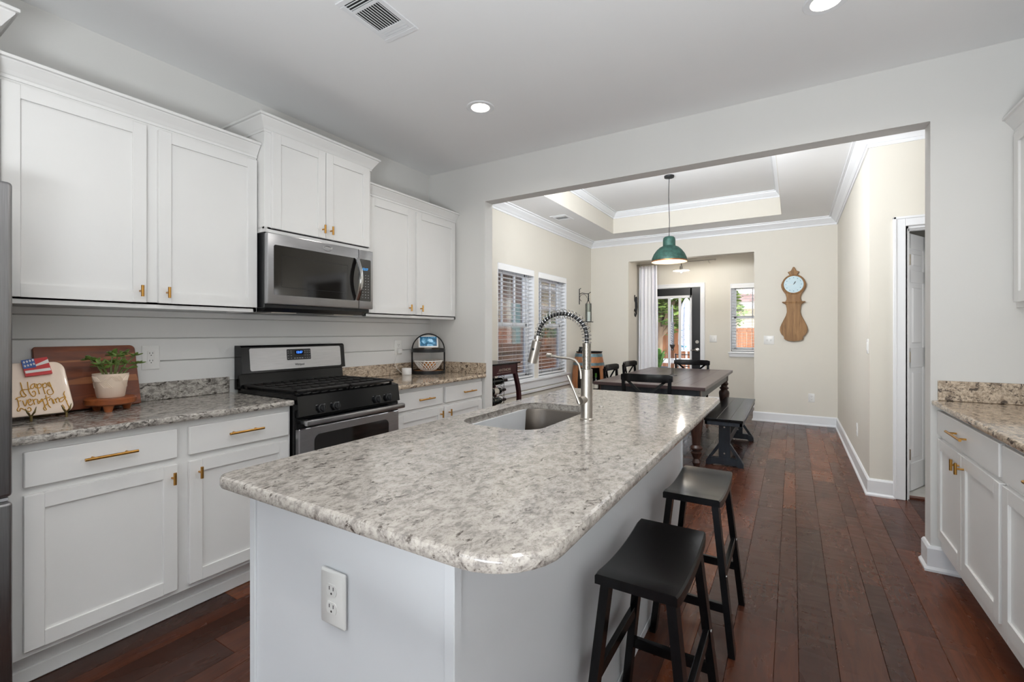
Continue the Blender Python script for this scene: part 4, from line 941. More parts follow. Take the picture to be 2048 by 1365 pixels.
# ------------------------------------------------------------------ outlets and switches
def outlet(name, label, c, u, n, w=.072, h=.118, kind='duplex', cat='outlet', gangs=1):
    """c centre on the wall, u horizontal direction, n outward normal"""
    c, u, n = Vector(c), Vector(u), Vector(n); v = Vector((0, 0, 1))
    o = thing(name, label, cat, tuple(c))
    def pl(w, h, r, d0, d1, cu=0, cv=0): 
        lp = round_rect(-w / 2, w / 2, -h / 2, h / 2, r, 3); return [[c + u * (x + cu) + v * (y + cv) + n * d for x, y in lp] for d in (d0, d1)]
    g = G(); a = pl(w, h, .004, 0, .003); b = pl(w - .008, h - .008, .003, .003, .006); g.loft([a[0], a[1], b[1]]); part('cover_plate', g, M['white_plastic'], o)
    gs = G()
    if kind in ('duplex', 'decora'):
        g = G()
        if kind == 'decora': g.loft(pl(.034, .068, .003, .006, .0075))
        for s in (-1, 1):
            if kind == 'duplex':
                pts = [(.017 * math.cos(t), s * .0195 + max(-.0125, min(.0125, .017 * math.sin(t)))) for t in [2 * math.pi * k / 24 for k in range(24)]]
                g.loft([[c + u * x + v * y + n * d for x, y in pts] for d in (.006, .0075)])
            zc = s * .0195
            for x in (-.0065, .0065): gs.loft([[c + u * (x + p) + v * (zc + .004 + q) + n * d for p, q in ((-.0011, -.004), (.0011, -.004), (.0011, .004), (-.0011, .004))] for d in (.0072, .0078)])
            gs.loft([[c + u * (.0024 * math.cos(t)) + v * (zc - .0075 + .0026 * math.sin(t)) + n * d for t in [2 * math.pi * k / 10 for k in range(10)]] for d in (.0072, .0078)])
        part('socket', g, M['white_plastic'], o); part('slots', gs, M['slot'], o)
    elif kind == 'toggle':
        g = G()
        for k in range(gangs):
            cu = (k - (gangs - 1) / 2) * .046
            gs.loft(pl(.010, .024, .001, .0055, .0064, cu)); M_ = [[c + u * (cu + x) + v * (y - .004 + d * .4) + n * (.006 + d) for x, y in ((-.0035, -.005), (.0035, -.005), (.0035, .005), (-.0035, .005))] for d in (0, .012)]; g.loft(M_)
        part('toggle', g, M['white_plastic'], o); part('toggle_slot', gs, P('toggle_recess', (190, 188, 182), .6, var=(20, .03)), o)
    elif kind == 'rocker':
        g = G()
        for k in range(gangs): g.loft(pl(.032, .066, .003, .0055, .009, (k - (gangs - 1) / 2) * .046))
        part('rocker', g, M['white_plastic'], o)
    return o
outlet('wall_outlet', 'white double outlet in the shiplap beside the cutting board', (XW + .014, 1.078, 1.143), (0, 1, 0), (1, 0, 0), .080, .126, 'decora')
ol = outlet('wall_outlet', 'white outlet in the shiplap above the corner counter with an adapter plugged in', (XW + .014, 2.862, 1.146), (0, 1, 0), (1, 0, 0), .080, .126, 'duplex')
g = G().box(XW + .020, XW + .050, 2.845, 2.879, 1.095, 1.140, .004); single('plug_adapter', g, M['white_plastic'], 'white plug adapter in the outlet above the corner counter', 'adapter')
outlet('wall_outlet', 'white duplex outlet on the end panel of the island', (-.8645, .662, .6905), (1, 0, 0), (0, -1, 0), .081, .121, 'duplex')
outlet('wall_outlet', 'white outlet low on the beige dining wall under the clock', (.221, Y3, .375), (1, 0, 0), (0, -1, 0), .074, .118, 'duplex')
outlet('wall_outlet', 'white outlet low on the side wall of the dining room', (XD, 5.327, .37), (0, 1, 0), (-1, 0, 0), .074, .118, 'duplex')
outlet('light_switch', 'white two-toggle switch plate beside the wall clock', (-.288, Y3, 1.162), (1, 0, 0), (0, -1, 0), .130, .124, 'toggle', 'switch', 2)
outlet('light_switch', 'white two-toggle switch plate beside the garden door', (-1.202, YA, 1.158), (1, 0, 0), (0, -1, 0), .122, .122, 'toggle', 'switch', 2)
outlet('light_switch', 'white rocker switch plate near the hall corner', (XD, 4.62, 1.164), (0, 1, 0), (-1, 0, 0), .074, .118, 'rocker', 'switch', 1)

# ------------------------------------------------------------------ ceiling fittings
def downlight(x, y, z, label, energy=30):
    o = thing('recessed_light', label, 'ceiling light', (x, y, z), 'recessed ceiling lights')
    part('trim_ring', G().lathe([(.058, z - .001), (.060, z - .004), (.085, z - .006), (.090, z - .002), (.090, z)], (x, y, 0), 36, cap=(False, False)), M['trim'], o)
    part('lens', G().lathe([(.059, z - .0035), (.03, z - .0045), (0, z - .005)], (x, y, 0), 32, cap=(False, False)), M['lens'], o)
    lamp('recessed_lamp', 'AREA', (x, y, z - .012), energy * .13, (1, .97, .92), (0, 0, 0), .11, spread=150)
    return o
downlight(-1.737, 2.45, ZC, 'lit round recessed light above the aisle beside the range')
downlight(.126, 2.46, ZC, 'lit round recessed light above the aisle beside the right-hand counter')
downlight(-.80, 1.76, ZC, 'lit round recessed light above the island sink')
for x, y in ((-1.737, .1), (.126, .1)): downlight(x, y, ZC, 'lit round recessed light behind the viewpoint')
def vent(x0, x1, y0, y1, z, label, big):
    o = thing('ceiling_vent', label, 'air vent', ((x0 + x1) / 2, (y0 + y1) / 2, z)); f = .027
    g = G().box(x0, x1, y0, y0 + f, z - .006, z, .002); g.box(x0, x1, y1 - f, y1, z - .006, z, .002); g.box(x0, x0 + f, y0 + f, y1 - f, z - .006, z, .002); g.box(x1 - f, x1, y0 + f, y1 - f, z - .006, z, .002); part('frame', g, M['trim'], o)
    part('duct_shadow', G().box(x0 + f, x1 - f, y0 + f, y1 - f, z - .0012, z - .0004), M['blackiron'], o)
    g = G(); ya, yb = y0 + f, y1 - f; L = yb - ya
    for c, (a, b) in enumerate(((0, .17), (.83, 1))):
        for k in range(3): y = ya + L * (a + (b - a) * (k + .5) / 3); g.box(x0 + f, x1 - f, y - (.001 if c == 0 else .006), y + (.001 if c == 0 else .006), z - .006, z - .002)
    for q in (.20, .80): g.box(x0 + f, x1 - f, ya + L * q - .008, ya + L * q + .008, z - .006, z - .001)
    n = 10
    for k in range(n):
        x = x0 + f + (x1 - x0 - 2 * f) * (k + .5) / n; g.box(x - .0019, x + .0019, ya + L * .2, ya + L * .8, z - .004, z - .0024)
    part('louvres', g, M['trim'], o); return o
vent(-1.742, -1.537, 1.337, 1.657, ZC, 'white louvred air vent in the kitchen ceiling', 1)
vent(-2.785, -2.56, 5.53, 5.82, ZD, 'white louvred air vent in the dining room ceiling', 0)

# ------------------------------------------------------------------ bar stools
def stool():
    o = thing('bar_stool', 'black saddle-seat bar stool standing nearest the picture bottom', 'bar stool', (0, 0, 0), 'black saddle stools at the island')
    W, L, t, H = .113, .222, .034, .612
    g = G(); lps = []
    n = 14
    for k in range(n + 1):
        y = -L + 2 * L * k / n; dip = .020 * (1 - (abs(y) / L) ** 2)
        e = .003 if k in (0, n) else 0
        lps.append([(x * (W - e), y, H - z - dip) for x, z in ((-1, .006 + e), (-.955, .0005 + e), (.955, .0005 + e), (1, .006 + e), (1, t - e), (-1, t - e))])
    g.loft(lps); part('seat', g, M['blackwood'], o)
    def leg(sx, sy):
        a, b = Vector((sx * .088, sy * .178, H - .030)), Vector((sx * .153, sy * .205, 0))
        hx, hy = .0125, .021
        return G().loft([[(p.x + dx * hx, p.y + dy * hy, p.z) for dx, dy in ((-1, -1), (1, -1), (1, 1), (-1, 1))] for p in (b, a)], smooth=False)
    for sx in (-1, 1):
        for sy in (-1, 1): part('leg', leg(sx, sy), M['blackwood'], o)
    def at(sx, sy, z): q = 1 - z / (H - .03); return Vector((sx * (.088 + .065 * q), sy * (.178 + .027 * q), z))
    for sx, z in ((-1, .30), (1, .30)):
        a, b = at(sx, -1, z), at(sx, 1, z); part('stretcher', G().box(a.x - .009, a.x + .009, a.y + .015, b.y - .015, z - .018, z + .018, .002), M['blackwood'], o)
    for sy, z in ((-1, .175), (1, .175)):
        a, b = at(-1, sy, z), at(1, sy, z); part('stretcher', G().box(a.x + .008, b.x - .008, a.y - .009, a.y + .009, z - .018, z + .018, .002), M['blackwood'], o)
    g = G()
    for sy in (-1, 1):
        for sx in (-1, 1): p = at(sx, sy, .30); g.cyl((p.x, p.y - sy * .0, p.z), (p.x + sx * .0135, p.y, p.z), .006, n=10)
    part('bolt_head', g, M['chrome'], o)
    return o
s1 = stool(); s1.location = (-.358, 1.428, 0)
dup(s1, (-.356, 2.203, 0), 0, 'black saddle-seat bar stool standing nearer the dining table and bench')

# ------------------------------------------------------------------ dining table
o = thing('dining_table', 'long dark plank dining table on turned legs under the green pendant', 'table', (-1.23, 5.70, 0))
tx0, tx1, ty0, ty1 = -1.785, -.690, 4.56, 6.86
g = G(); bw = .13
for y0_, y1_ in ((ty0, ty0 + bw), (ty1 - bw, ty1)): g.box(tx0, tx1, y0_, y1_, .728, .762, .003)
n = 7
for k in range(n): a = tx0 + (tx1 - tx0) * k / n; g.box(a, a + (tx1 - tx0) / n, ty0 + bw, ty1 - bw, .728, .7615, .0025)
part('tabletop', g, M['tabletop'], o)
g = G()
for k in range(60):
    x = tx0 + .02 + (tx1 - tx0 - .04) * k / 59
    for y in (ty0 + bw - .012, ty1 - bw + .012): g.lathe([(.0045, .762), (.003, .7635), (0, .764)], (x, y, 0), 8, cap=(False, False))
part('nail_heads', g, M['nickel'], o, kind='stuff')
ap = G()
for y0_, y1_ in ((ty0 + .055, ty0 + .077), (ty1 - .077, ty1 - .055)): ap.box(tx0 + .06, tx1 - .06, y0_, y1_, .632, .728)
for x0_, x1_ in ((tx0 + .055, tx0 + .077), (tx1 - .077, tx1 - .055)): ap.box(x0_, x1_, ty0 + .06, ty1 - .06, .632, .728)
part('apron', ap, M['bluewood'], o)
lp = [(.0, 0), (.026, 0), (.030, .01), (.040, .035), (.026, .07), (.030, .075), (.040, .10), (.046, .118), (.050, .128), (.036, .138), (.036, .146), (.054, .162), (.056, .178), (.044, .192), (.036, .20), (.040, .25), (.052, .34), (.062, .42), (.066, .462), (.060, .486), (.044, .50), (.042, .508), (.056, .520), (.058, .532), (.040, .546), (.038, .560), (.052, .575), (.054, .588), (.044, .60), (.042, .610), (.042, .625)]
for x in (tx0 + .105, tx1 - .095):
    for y in (ty0 + .105, ty1 - .105):
        g = G().lathe(lp, (x, y, 0), 20); g.box(x - .046, x + .046, y - .046, y + .046, .622, .728, .003); part('leg', g, M['legwood'], o)

# bench
o = thing('trestle_bench', 'long dark trestle bench along the aisle side of the dining table', 'bench', (-.555, 5.50, 0))
bx0, bx1, by0, by1 = -.722, -.388, 4.695, 6.32
g = G()
for k in range(3): a = bx0 + (bx1 - bx0) * k / 3; g.box(a, a + (bx1 - bx0) / 3, by0, by1, .437, .462, .0025)
part('seat', g, M['blackwood'], o)
g = G().box(bx0 + .006, bx1 - .006, by0 + .006, by0 + .03, .40, .437, .002); g.box(bx0 + .006, bx1 - .006, by1 - .03, by1 - .006, .40, .437, .002); g.box(bx0 + .006, bx0 + .028, by0 + .006, by1 - .006, .40, .437); g.box(bx1 - .028, bx1 - .006, by0 + .006, by1 - .006, .40, .437); part('apron', g, M['bluewood'], o)
bc = (bx0 + bx1) / 2
for y in (by0 + .12, by1 - .24):
    t_ = part('trestle', G().box(bc - .050, bc + .050, y - .022, y + .022, .06, .40, .003), M['bluewood'], o)
    part('foot', G().prism([(-.165, 0), (-.165, .035), (-.150, .060), (-.12, .062), (-.10, .075), (.10, .075), (.12, .062), (.150, .060), (.165, .035), (.165, 0), (.12, 0), (.10, .014), (-.10, .014), (-.12, 0)], (bc, y - .03, 0), (1, 0, 0), (0, 0, 1), (0, .06, 0)), M['bluewood'], t_)
    for s_ in (-1, 1): part('brace', G().prism([(.05, .215), (.05, .165), (.115, .068), (.150, .062)], (bc, y - .018, 0), (s_, 0, 0), (0, 0, 1), (0, .036, 0)), M['bluewood'], t_)
    g = G()
    for z in (.12, .37): g.cyl((bc, y - .024, z), (bc, y - .02, z), .008, n=10)
    part('bolt', g, M['nickel'], t_)
part('stretcher', G().box(bc - .02, bc + .02, by0 + .12, by1 - .24, .165, .235, .003), M['bluewood'], o)

# chairs
def chair():
    o = thing('dining_chair', 'black cross-back dining chair at the kitchen end of the table', 'dining chair', (0, 0, 0), 'black cross-back chairs around the dining table')
    # faces +Y, back at -Y
    part('seat', G().loft([[(x, y, z) for x, y in round_rect(-.225 + d, .225 - d, -.20 + d, .225 - d, .05)] for z, d in ((.432, .006), (.436, 0), (.452, 0), (.457, .008))]), M['blackwood'], o)
    bcurve = lambda x: -.235 + .045 * (x / .25) ** 2
    n = 12; lps = []
    for k in range(n + 1):
        x = -.245 + .49 * k / n; y = bcurve(x); e = .012 if k in (0, n) else 0
        lps.append([(x, y + dy, .838 + z * (.038 - e * .9)) for dy, z in ((-.014, -1), (.010, -1), (.014, 0), (.008, 1), (-.012, 1), (-.016, 0))])
    part('top_rail', G().loft(lps), M['blackwood'], o)
    for s in (-1, 1):
        g = G().loft([[(s * (.205 + q * .016) + dx * .016, y + dy * .013, z) for dx, dy in ((-1, -1), (1, -1), (1, 1), (-1, 1))] for z, y, q in ((0, -.235, 0), (.44, -.188, 0), (.84, -.205, 1))], smooth=False); part('rear_leg', g, M['blackwood'], o)
        part('front_leg', G().cyl((s * .195, .185, 0), (s * .19, .19, .436), .014, .019, 12), M['blackwood'], o)
        lps = []
        for k in range(9):
            t = k / 8; x = s * (-.185 + .37 * t); z = .50 + .315 * t; y = -.200 - .030 * math.sin(math.pi * t) + s * .007
            lps.append([(x + dx * .018, y + dy * .006, z - s * 0 + dx * -.0) for dx, dy in ((-1, -1), (1, -1), (1, 1), (-1, 1))])
        part('cross_brace', G().loft(lps, smooth=False), M['blackwood'], o)
        part('stretcher', G().cyl((s * .20, -.215, .19), (s * .194, .186, .19), .010, n=10), M['blackwood'], o)
    part('lower_rail', G().box(-.20, .20, -.20, -.178, .475, .515, .003), M['blackwood'], o)
    part('stretcher', G().cyl((-.197, -.02, .19), (.197, -.02, .19), .010, n=10), M['blackwood'], o)
    return o
c1 = chair(); c1.location = (-1.205, 4.635, 0); c1.rotation_euler = (0, 0, R(1.5))
dup(c1, (-1.245, 6.83, 0), R(180), 'black cross-back dining chair at the far end of the table before the garden door')
dup(c1, (-1.72, 5.50, 0), R(-90), 'black cross-back dining chair on the window side, nearer the barrel and kitchen')
dup(c1, (-1.72, 6.25, 0), R(-93), 'black cross-back dining chair on the window side, nearer the white curtain')

# candle holder on the table
cx_, cy_ = -1.218, 5.65
o = thing('candle_holder', 'slim dark metal candle holder standing on the dining table', 'candle holder', (cx_, cy_, .762))
g = G().lathe([(0, 0), (.055, 0), (.052, .006), (.03, .012), (.012, .022), (0, .024)], (cx_, cy_, .762), 24)
for k in range(3):
    a = k * 2.094 + .3; dx, dy = .010 * math.cos(a), .010 * math.sin(a); g.cyl((cx_ + dx, cy_ + dy, .78), (cx_ + dx, cy_ + dy, 1.075), .0035, n=8)
part('stand', g, M['candlecup'], o)
part('cup', G().lathe([(.008, 0), (.02, .004), (.014, .02), (.022, .04), (.030, .062), (.030, .07), (.022, .07), (.0, .06)], (cx_, cy_, 1.06), 20), M['candlecup'], o)
g = G(); lps = []
for k in range(70):
    z = 1.122 + .27 * k / 69; lps.append([(cx_ + (.0165 + .0045 * math.cos(4 * (a + k * .22))) * math.cos(a), cy_ + (.0165 + .0045 * math.cos(4 * (a + k * .22))) * math.sin(a), z) for a in [2 * math.pi * j / 24 for j in range(24)]])
g.loft(lps); g.tube([(cx_, cy_, 1.392), (cx_, cy_, 1.41), (cx_, cy_, 1.55), (cx_, cy_, 1.60)], [.018, .013, .0105, .006], 12)
single('twisted_candle', g, M['wax'], 'tall grey twisted candle in the slim holder on the dining table', 'candle')

# pendant over the table
px, py = -1.262, 5.68
o = thing('pendant_light', 'verdigris green dome pendant light over the dining table', 'pendant light', (px, py, 2.118))
part('canopy', G().lathe([(0, TZ), (.058, TZ), (.056, TZ - .022), (.02, TZ - .027), (0, TZ - .027)], (px, py, 0), 28), M['blackiron'], o)
part('cord', G().tube([(px, py, TZ - .02), (px - .006, py, 2.9), (px + .004, py, 2.62), (px, py, 2.425)], .004, 8), M['blackiron'], o)
g = G(); prof = [(.203, 2.118), (.206, 2.128), (.198, 2.165), (.176, 2.215), (.145, 2.258), (.108, 2.292), (.078, 2.306), (.072, 2.310), (.071, 2.38), (.066, 2.405), (.052, 2.418), (.02, 2.422), (.012, 2.43), (0, 2.43)]
part('shade', g.lathe(prof, (px, py, 0), 44, cap=(False, False)), M['green_shade'], o)
part('shade_lining', G().lathe([(.203, 2.118), (.199, 2.122), (.192, 2.163), (.170, 2.211), (.140, 2.253), (.104, 2.286), (.06, 2.30), (0, 2.302)], (px, py, 0), 44, cap=(False, False)), M['shade_in'], o)
part('copper_rim', G().lathe([(.2035, 2.117), (.2075, 2.119), (.2065, 2.130), (.204, 2.130)], (px, py, 0), 44, cap=(False, False)), P('copper_edge', (150, 92, 58), .4, .7, var=(40, .2)), o)
part('bulb', G().sphere((px, py, 2.235), .032, 14), M['bulb'], o)
lamp('pendant_lamp', 'POINT', (px, py, 2.19), 5, (1, .86, .70), size=.04)

# second pendant in the nook
qx, qy = -1.622, 8.2
o = thing('nook_pendant', 'small metal saucer pendant light in the nook before the garden door', 'pendant light', (qx, qy, 2.30))
part('rod', G().cyl((qx, qy, 2.40), (qx, qy, 2.74), .005, n=8), M['blackiron'], o)
part('socket', G().lathe([(.012, 2.405), (.024, 2.40), (.026, 2.36), (.030, 2.345)], (qx, qy, 0), 20), M['nickel'], o)
part('shade', G().lathe([(.132, 2.325), (.134, 2.328), (.06, 2.345), (.03, 2.352), (.0, 2.353)], (qx, qy, 0), 32, cap=(False, False)), M['whiteglaze'], o)
part('bulb', G().sphere((qx, qy, 2.318), .024, 12), M['bulb'], o)
lamp('nook_lamp', 'POINT', (qx, qy, 2.27), 10, (1, .92, .82), size=.03)
downlight(-1.0, 8.2, 2.74, 'recessed light added out of view to brighten the nook', 42)  # downlight added out of sight above the opening to brighten the nook

# curtain
ry, rz_ = 8.60, 2.535
o = thing('curtain_rod', 'thin metal curtain rod across the nook over the garden door', 'curtain rod', (-1.83, ry, rz_))
part('rod', G().cyl((-2.494, ry, rz_), (-1.15, ry, rz_), .008, n=10), M['nickel'], o)
part('finial', G().sphere((-1.14, ry, rz_), .016, 10), M['nickel'], o)
for x in (-2.42, -1.25): part('bracket', G().tube([(x, ry, rz_), (x, ry + .06, rz_ - .03), (x, YA - .002, rz_ - .03)], .006, 8), M['nickel'], o)
o = thing('curtain', 'white sheer curtain gathered at the left of the garden door', 'curtain', (-2.30, ry, .02))
xs0, xs1, n = -2.455, -2.125, 66; g = G(); lps = []
for z in (.02, .6, 1.2, 1.8, 2.25, 2.44, 2.505):
    fl_ = 1 + .10 * (1 - z / 2.5); row = []
    for k in range(n + 1):
        t = k / n; row.append((-2.29 + (t - .5) * (xs1 - xs0) * (fl_ if z < 2.3 else 1), ry + .020 * math.sin(t * 6.28 * 5 + .4 * math.sin(z * 1.3)) * (.75 + .5 * math.sin(t * 9)) , z))
    lps.append(row)
g.loft(lps, (False, False), closed=False); g.loft([[(x, y + .0025, z) for x, y, z in r_] for r_ in lps], (False, False), closed=False); part('panel', g, M['fabric'], o)
for k in range(9): x = -2.44 + k * .038; part('clip_ring', G().tube([(x, ry + .014 * math.cos(a), rz_ - .006 + .016 * math.sin(a)) for a in [2 * math.pi * j / 14 for j in range(14)]], .002, 6, ring=True).box(x - .004, x + .004, ry - .004, ry + .004, rz_ - .045, rz_ - .02), M['nickel'], o)

# lizard on the nook wall
g = G(); lx, ly, lz = -2.492, 8.50, 1.76
def lz_(pts, r): g.tube([(lx, ly + y, lz + z) for y, z in pts], r, 8)
lz_([(-.0, -.10), (.01, -.02), (.005, .06), (-.01, .115), (-.005, .15)], [.022, .034, .032, .024, .018]); lz_([(-.005, .12), (.02, .15), (.03, .17)], [.02, .026, .012])
lz_([(-.01, .07), (-.06, .10), (-.07, .17), (-.055, .20)], [.014, .011, .010, .012]); lz_([(.02, .06), (.06, .09), (.055, .13)], [.014, .010, .012]); lz_([(-.01, -.09), (-.06, -.06), (-.075, -.10)], [.016, .012, .012]); lz_([(0, -.09), (.02, -.14), (-.02, -.19), (-.06, -.17), (-.07, -.12)], [.02, .018, .013, .010, .006])
single('wall_lizard', g, M['blackiron'], 'black iron lizard ornament climbing the nook wall beside the curtain', 'wall ornament')

# ------------------------------------------------------------------ wall clock
kx, kz = .012, 1.15; Y = Y3
o = thing('wall_clock', 'tall carved oak wall clock with a pale round dial', 'clock', (kx, Y, kz))
sc_k = 1.032 / 1122.0                     # clock height over its height in the sketch grid
half = [(0, 1122), (10, 1118), (22, 1092), (36, 1066), (75, 1048), (62, 1025), (48, 1000), (58, 985), (95, 968), (128, 935), (150, 900), (163, 860), (160, 820), (148, 785), (128, 752), (105, 715), (92, 670), (90, 640), (102, 610), (112, 600), (140, 598), (140, 585), (115, 570), (100, 548), (90, 500), (88, 440), (100, 390), (125, 335), (155, 270), (175, 215), (180, 170), (170, 130), (150, 95), (130, 80), (122, 60), (125, 40), (110, 25), (70, 8), (0, 0)]
poly = [(x * sc_k, z * sc_k) for x, z in half] + [(-x * sc_k, z * sc_k) for x, z in half[-2:0:-1]]
def inset(p, d):
    out = []
    for i in range(len(p)):
        a, b, c = Vector(p[i - 1]), Vector(p[i]), Vector(p[(i + 1) % len(p)]); t = (c - a).normalized(); out.append((b.x - t.y * d * -1 * -1, b.y + t.x * d * -1 * -1))
    return out
area = sum(poly[i - 1][0] * poly[i][1] - poly[i][0] * poly[i - 1][1] for i in range(len(poly)))
ins = lambda d: [(x, z) for x, z in inset(poly, d if area > 0 else -d)]
g = G(); L3 = lambda pl, dy: [(kx + x, Y - dy, kz + z) for x, z in pl]
fr = [(max(0, x - .006) if x > 0 else min(0, x + .006), z) for x, z in poly]
g.loft([L3(poly, .001), L3(poly, .040), L3(fr, .050)], (False, False), smooth=False)
for (x0_, z0_), (x1_, z1_) in zip(half, half[1:]):
    a, b = max(0, x0_ * sc_k - .006), max(0, x1_ * sc_k - .006); za, zb = z0_ * sc_k, z1_ * sc_k
    g.add([(kx + s * x, Y - .050, kz + z) for s, x, z in ((1, a, za), (1, b, zb), (-1, b, zb), (-1, a, za))], [(0, 1, 2, 3)])
part('case', g, M['clockwood'], o)
part('moulding', G().box(kx - 150 * sc_k, kx + 150 * sc_k, Y - .062, Y - .001, kz + 584 * sc_k, kz + 600 * sc_k, .004).box(kx - 118 * sc_k, kx + 118 * sc_k, Y - .058, Y - .001, kz + 566 * sc_k, kz + 584 * sc_k, .003), M['clockwood'], o)
dz = kz + 858 * sc_k; RT = Matrix.Rotation(R(90), 4, 'X')
part('bezel', G().lathe([(.116, 0), (.118, .006), (.128, .010), (.138, .006), (.140, -.001)], (kx, Y - .050, dz), 44, RT, (False, False)), M['clockwood'], o)
d = part('dial', G().lathe([(.117, .0), (.117, .003), (0, .0035)], (kx, Y - .050, dz), 44, RT), M['dial'], o, 'pale blue dial')
g = G()
for k in range(12):
    a = R(30 * k); c = Vector((kx + .092 * math.sin(a), Y - .0545, dz + .092 * math.cos(a))); g.cyl(c, c + Vector((0, -.001, 0)), .0055, n=8)
part('hour_marks', g, P('clock_marks', (84, 128, 150), .5, var=(30, .05)), d)
def hand(deg, L, w):
    a = R(deg); t = Vector((math.sin(a), 0, math.cos(a))); s = Vector((t.z, 0, -t.x)); b = Vector((kx, Y - .056, dz)); return G().loft([[b - s * w + Vector((0, q, 0)), b + t * L * .6 - s * w * 1.6 + Vector((0, q, 0)), b + t * L + Vector((0, q, 0)), b + t * L * .6 + s * w * 1.6 + Vector((0, q, 0)), b + s * w + Vector((0, q, 0))] for q in (0, -.0012)], smooth=False)
part('hour_hand', hand(30, .055, .003), M['blackiron'], d); part('minute_hand', hand(-92, .105, .0014), M['whiteglaze'], d)

# ------------------------------------------------------------------ lantern sconce
o = thing('lantern_sconce', 'black iron bracket with a hanging glass candle lantern in the dining corner', 'lantern', (XL, 7.0, 1.44))
wy_ = 7.0; g = G().box(XL, XL + .008, wy_ - .010, wy_ + .010, 1.73, 1.985, .002)
g.tube([(XL + .01, wy_, 1.98), (XL + .03, wy_, 1.995), (XL + .022, wy_, 1.985)], .005, 6); g.tube([(XL + .01, wy_, 1.90), (XL + .05, wy_, 1.915), (XL + .12, wy_, 1.90), (XL + .165, wy_, 1.90), (XL + .20, wy_, 1.925)], .006, 8)
g.tube([(XL + .008 + .062 - .062 * math.cos(a), wy_, 1.835 + .058 * math.sin(a)) for a in [R(-60 + 12 * k) for k in range(21)]], .0035, 6); part('bracket', g, M['blackiron'], o)
hx_, hy_ = XL + .16, wy_
g = G().tube([(hx_, hy_ + .016 * math.cos(a), 1.872 + .022 * math.sin(a)) for a in [2 * math.pi * k / 16 for k in range(16)]], .005, 6, ring=True); g.lathe([(.0, 1.86), (.012, 1.85), (.008, 1.835), (.014, 1.82), (.010, 1.80), (.016, 1.785), (0, 1.785)], (hx_, hy_, 0), 12)
for k in range(2):
    s = -1 if k == 0 else 1; g.tube([(hx_, hy_ + s * .010, 1.79), (hx_, hy_ + s * .062, 1.745), (hx_, hy_ + s * .064, 1.72), (hx_, hy_ + s * .064, 1.452)], .006, 8)
g.box(hx_ - .05, hx_ + .05, hy_ - .095, hy_ + .095, 1.438, 1.450, .003); part('hanger', g, M['blackiron'], o)
part('glass_chimney', G().lathe([(.050, 1.451), (.050, 1.74), (.047, 1.742), (.047, 1.451)], (hx_, hy_, 0), 24, cap=(False, False)), M['lampglass'], o)
part('candle', G().lathe([(0, 1.451), (.036, 1.451), (.036, 1.60), (.034, 1.605), (0, 1.603)], (hx_, hy_, 0), 20), M['whiteglaze'], o)

# ------------------------------------------------------------------ wine barrel
bx_, by_ = -2.705, 6.72; H_ = .955
rad = lambda z: .198 + .062 * (1 - ((z - H_ / 2) / (H_ / 2)) ** 2)
o = thing('wine_barrel', 'oak wine barrel bar with an open shelf in the dining corner', 'barrel', (bx_, by_, 0))
oa = R(-62); hw = R(44); z0_, z1_ = .36, .74                   # opening direction and half width
g = G()
def stave(a, da, za, zb):
    n = 10; out = []
    for k in range(n + 1):
        z = za + (zb - za) * k / n; r_ = rad(z); out.append([(bx_ + (r_ - t) * math.cos(a + s), by_ + (r_ - t) * math.sin(a + s), z) for s, t in ((-da, 0), (da, 0), (da, .022), (-da, .022))])
    g.loft(out, smooth=False)
for k in range(24):
    a = 2 * math.pi * k / 24; d = abs((a - oa + math.pi) % (2 * math.pi) - math.pi)
    if d < hw: stave(a, R(7.2), .0, z0_); stave(a, R(7.2), z1_, H_)
    else: stave(a, R(7.2), 0, H_)
part('staves', g, M['barrel'], o)
for z in (.03, .20, .325, .77, .90):
    h_ = .042 if .1 < z < .85 else .05
    part('hoop', G().lathe([(rad(z) + .001, z - .0), (rad(z) + .004, z), (rad(z + h_) + .004, z + h_), (rad(z + h_) + .001, z + h_)], (bx_, by_, 0), 40, cap=(False, False)), M['galv'], o)
part('lid', G().lathe([(0, H_ - .03), (rad(H_) - .02, H_ - .03), (rad(H_) - .02, H_ - .008), (0, H_ - .008)], (bx_, by_, 0), 30), M['barrel'], o)
part('shelf', G().lathe([(0, z0_ - .025), (rad(z0_) - .023, z0_ - .025), (rad(z0_) - .023, z0_ - .003), (0, z0_ - .003)], (bx_, by_, 0), 30), M['barrel'], o)
part('lining', G().lathe([(.200, z0_), (.215, .55), (.200, z1_)], (bx_, by_, 0), 30, None, (False, False), oa + hw, oa + 2 * math.pi - hw), P('barrel_inside', (40, 30, 26), .8, var=(20, .2)), o)
def bottle(name, base, d, label, foil, L=.30, group=None, paper=True, r=.037):
    base, d = Vector(base), Vector(d).normalized(); Mx = Matrix.Translation(base) @ d.to_track_quat('Z', 'Y').to_matrix().to_4x4()
    o = thing(name, label, 'bottle', tuple(base), group)
    s = L / .30
    part('body', G().lathe([(0, 0), (r - .003, 0), (r, .004), (r, .185 * s), (r - .004, .20 * s), (.016, .228 * s), (.0145, .235 * s), (.0145, .292 * s), (.0, .292 * s)], (0, 0, 0), 18).xform(Mx), M['bottle'], o)
    part('foil_cap', G().lathe([(.0155, .236 * s), (.0155, .298 * s), (.0, .30 * s)], (0, 0, 0), 16).xform(Mx), foil, o)
    if paper: part('paper_label', G().lathe([(r + .0006, .06 * s), (r + .0006, .14 * s)], (0, 0, 0), 18, cap=(False, False)).xform(Mx), M['label_paper'], o)
    return o
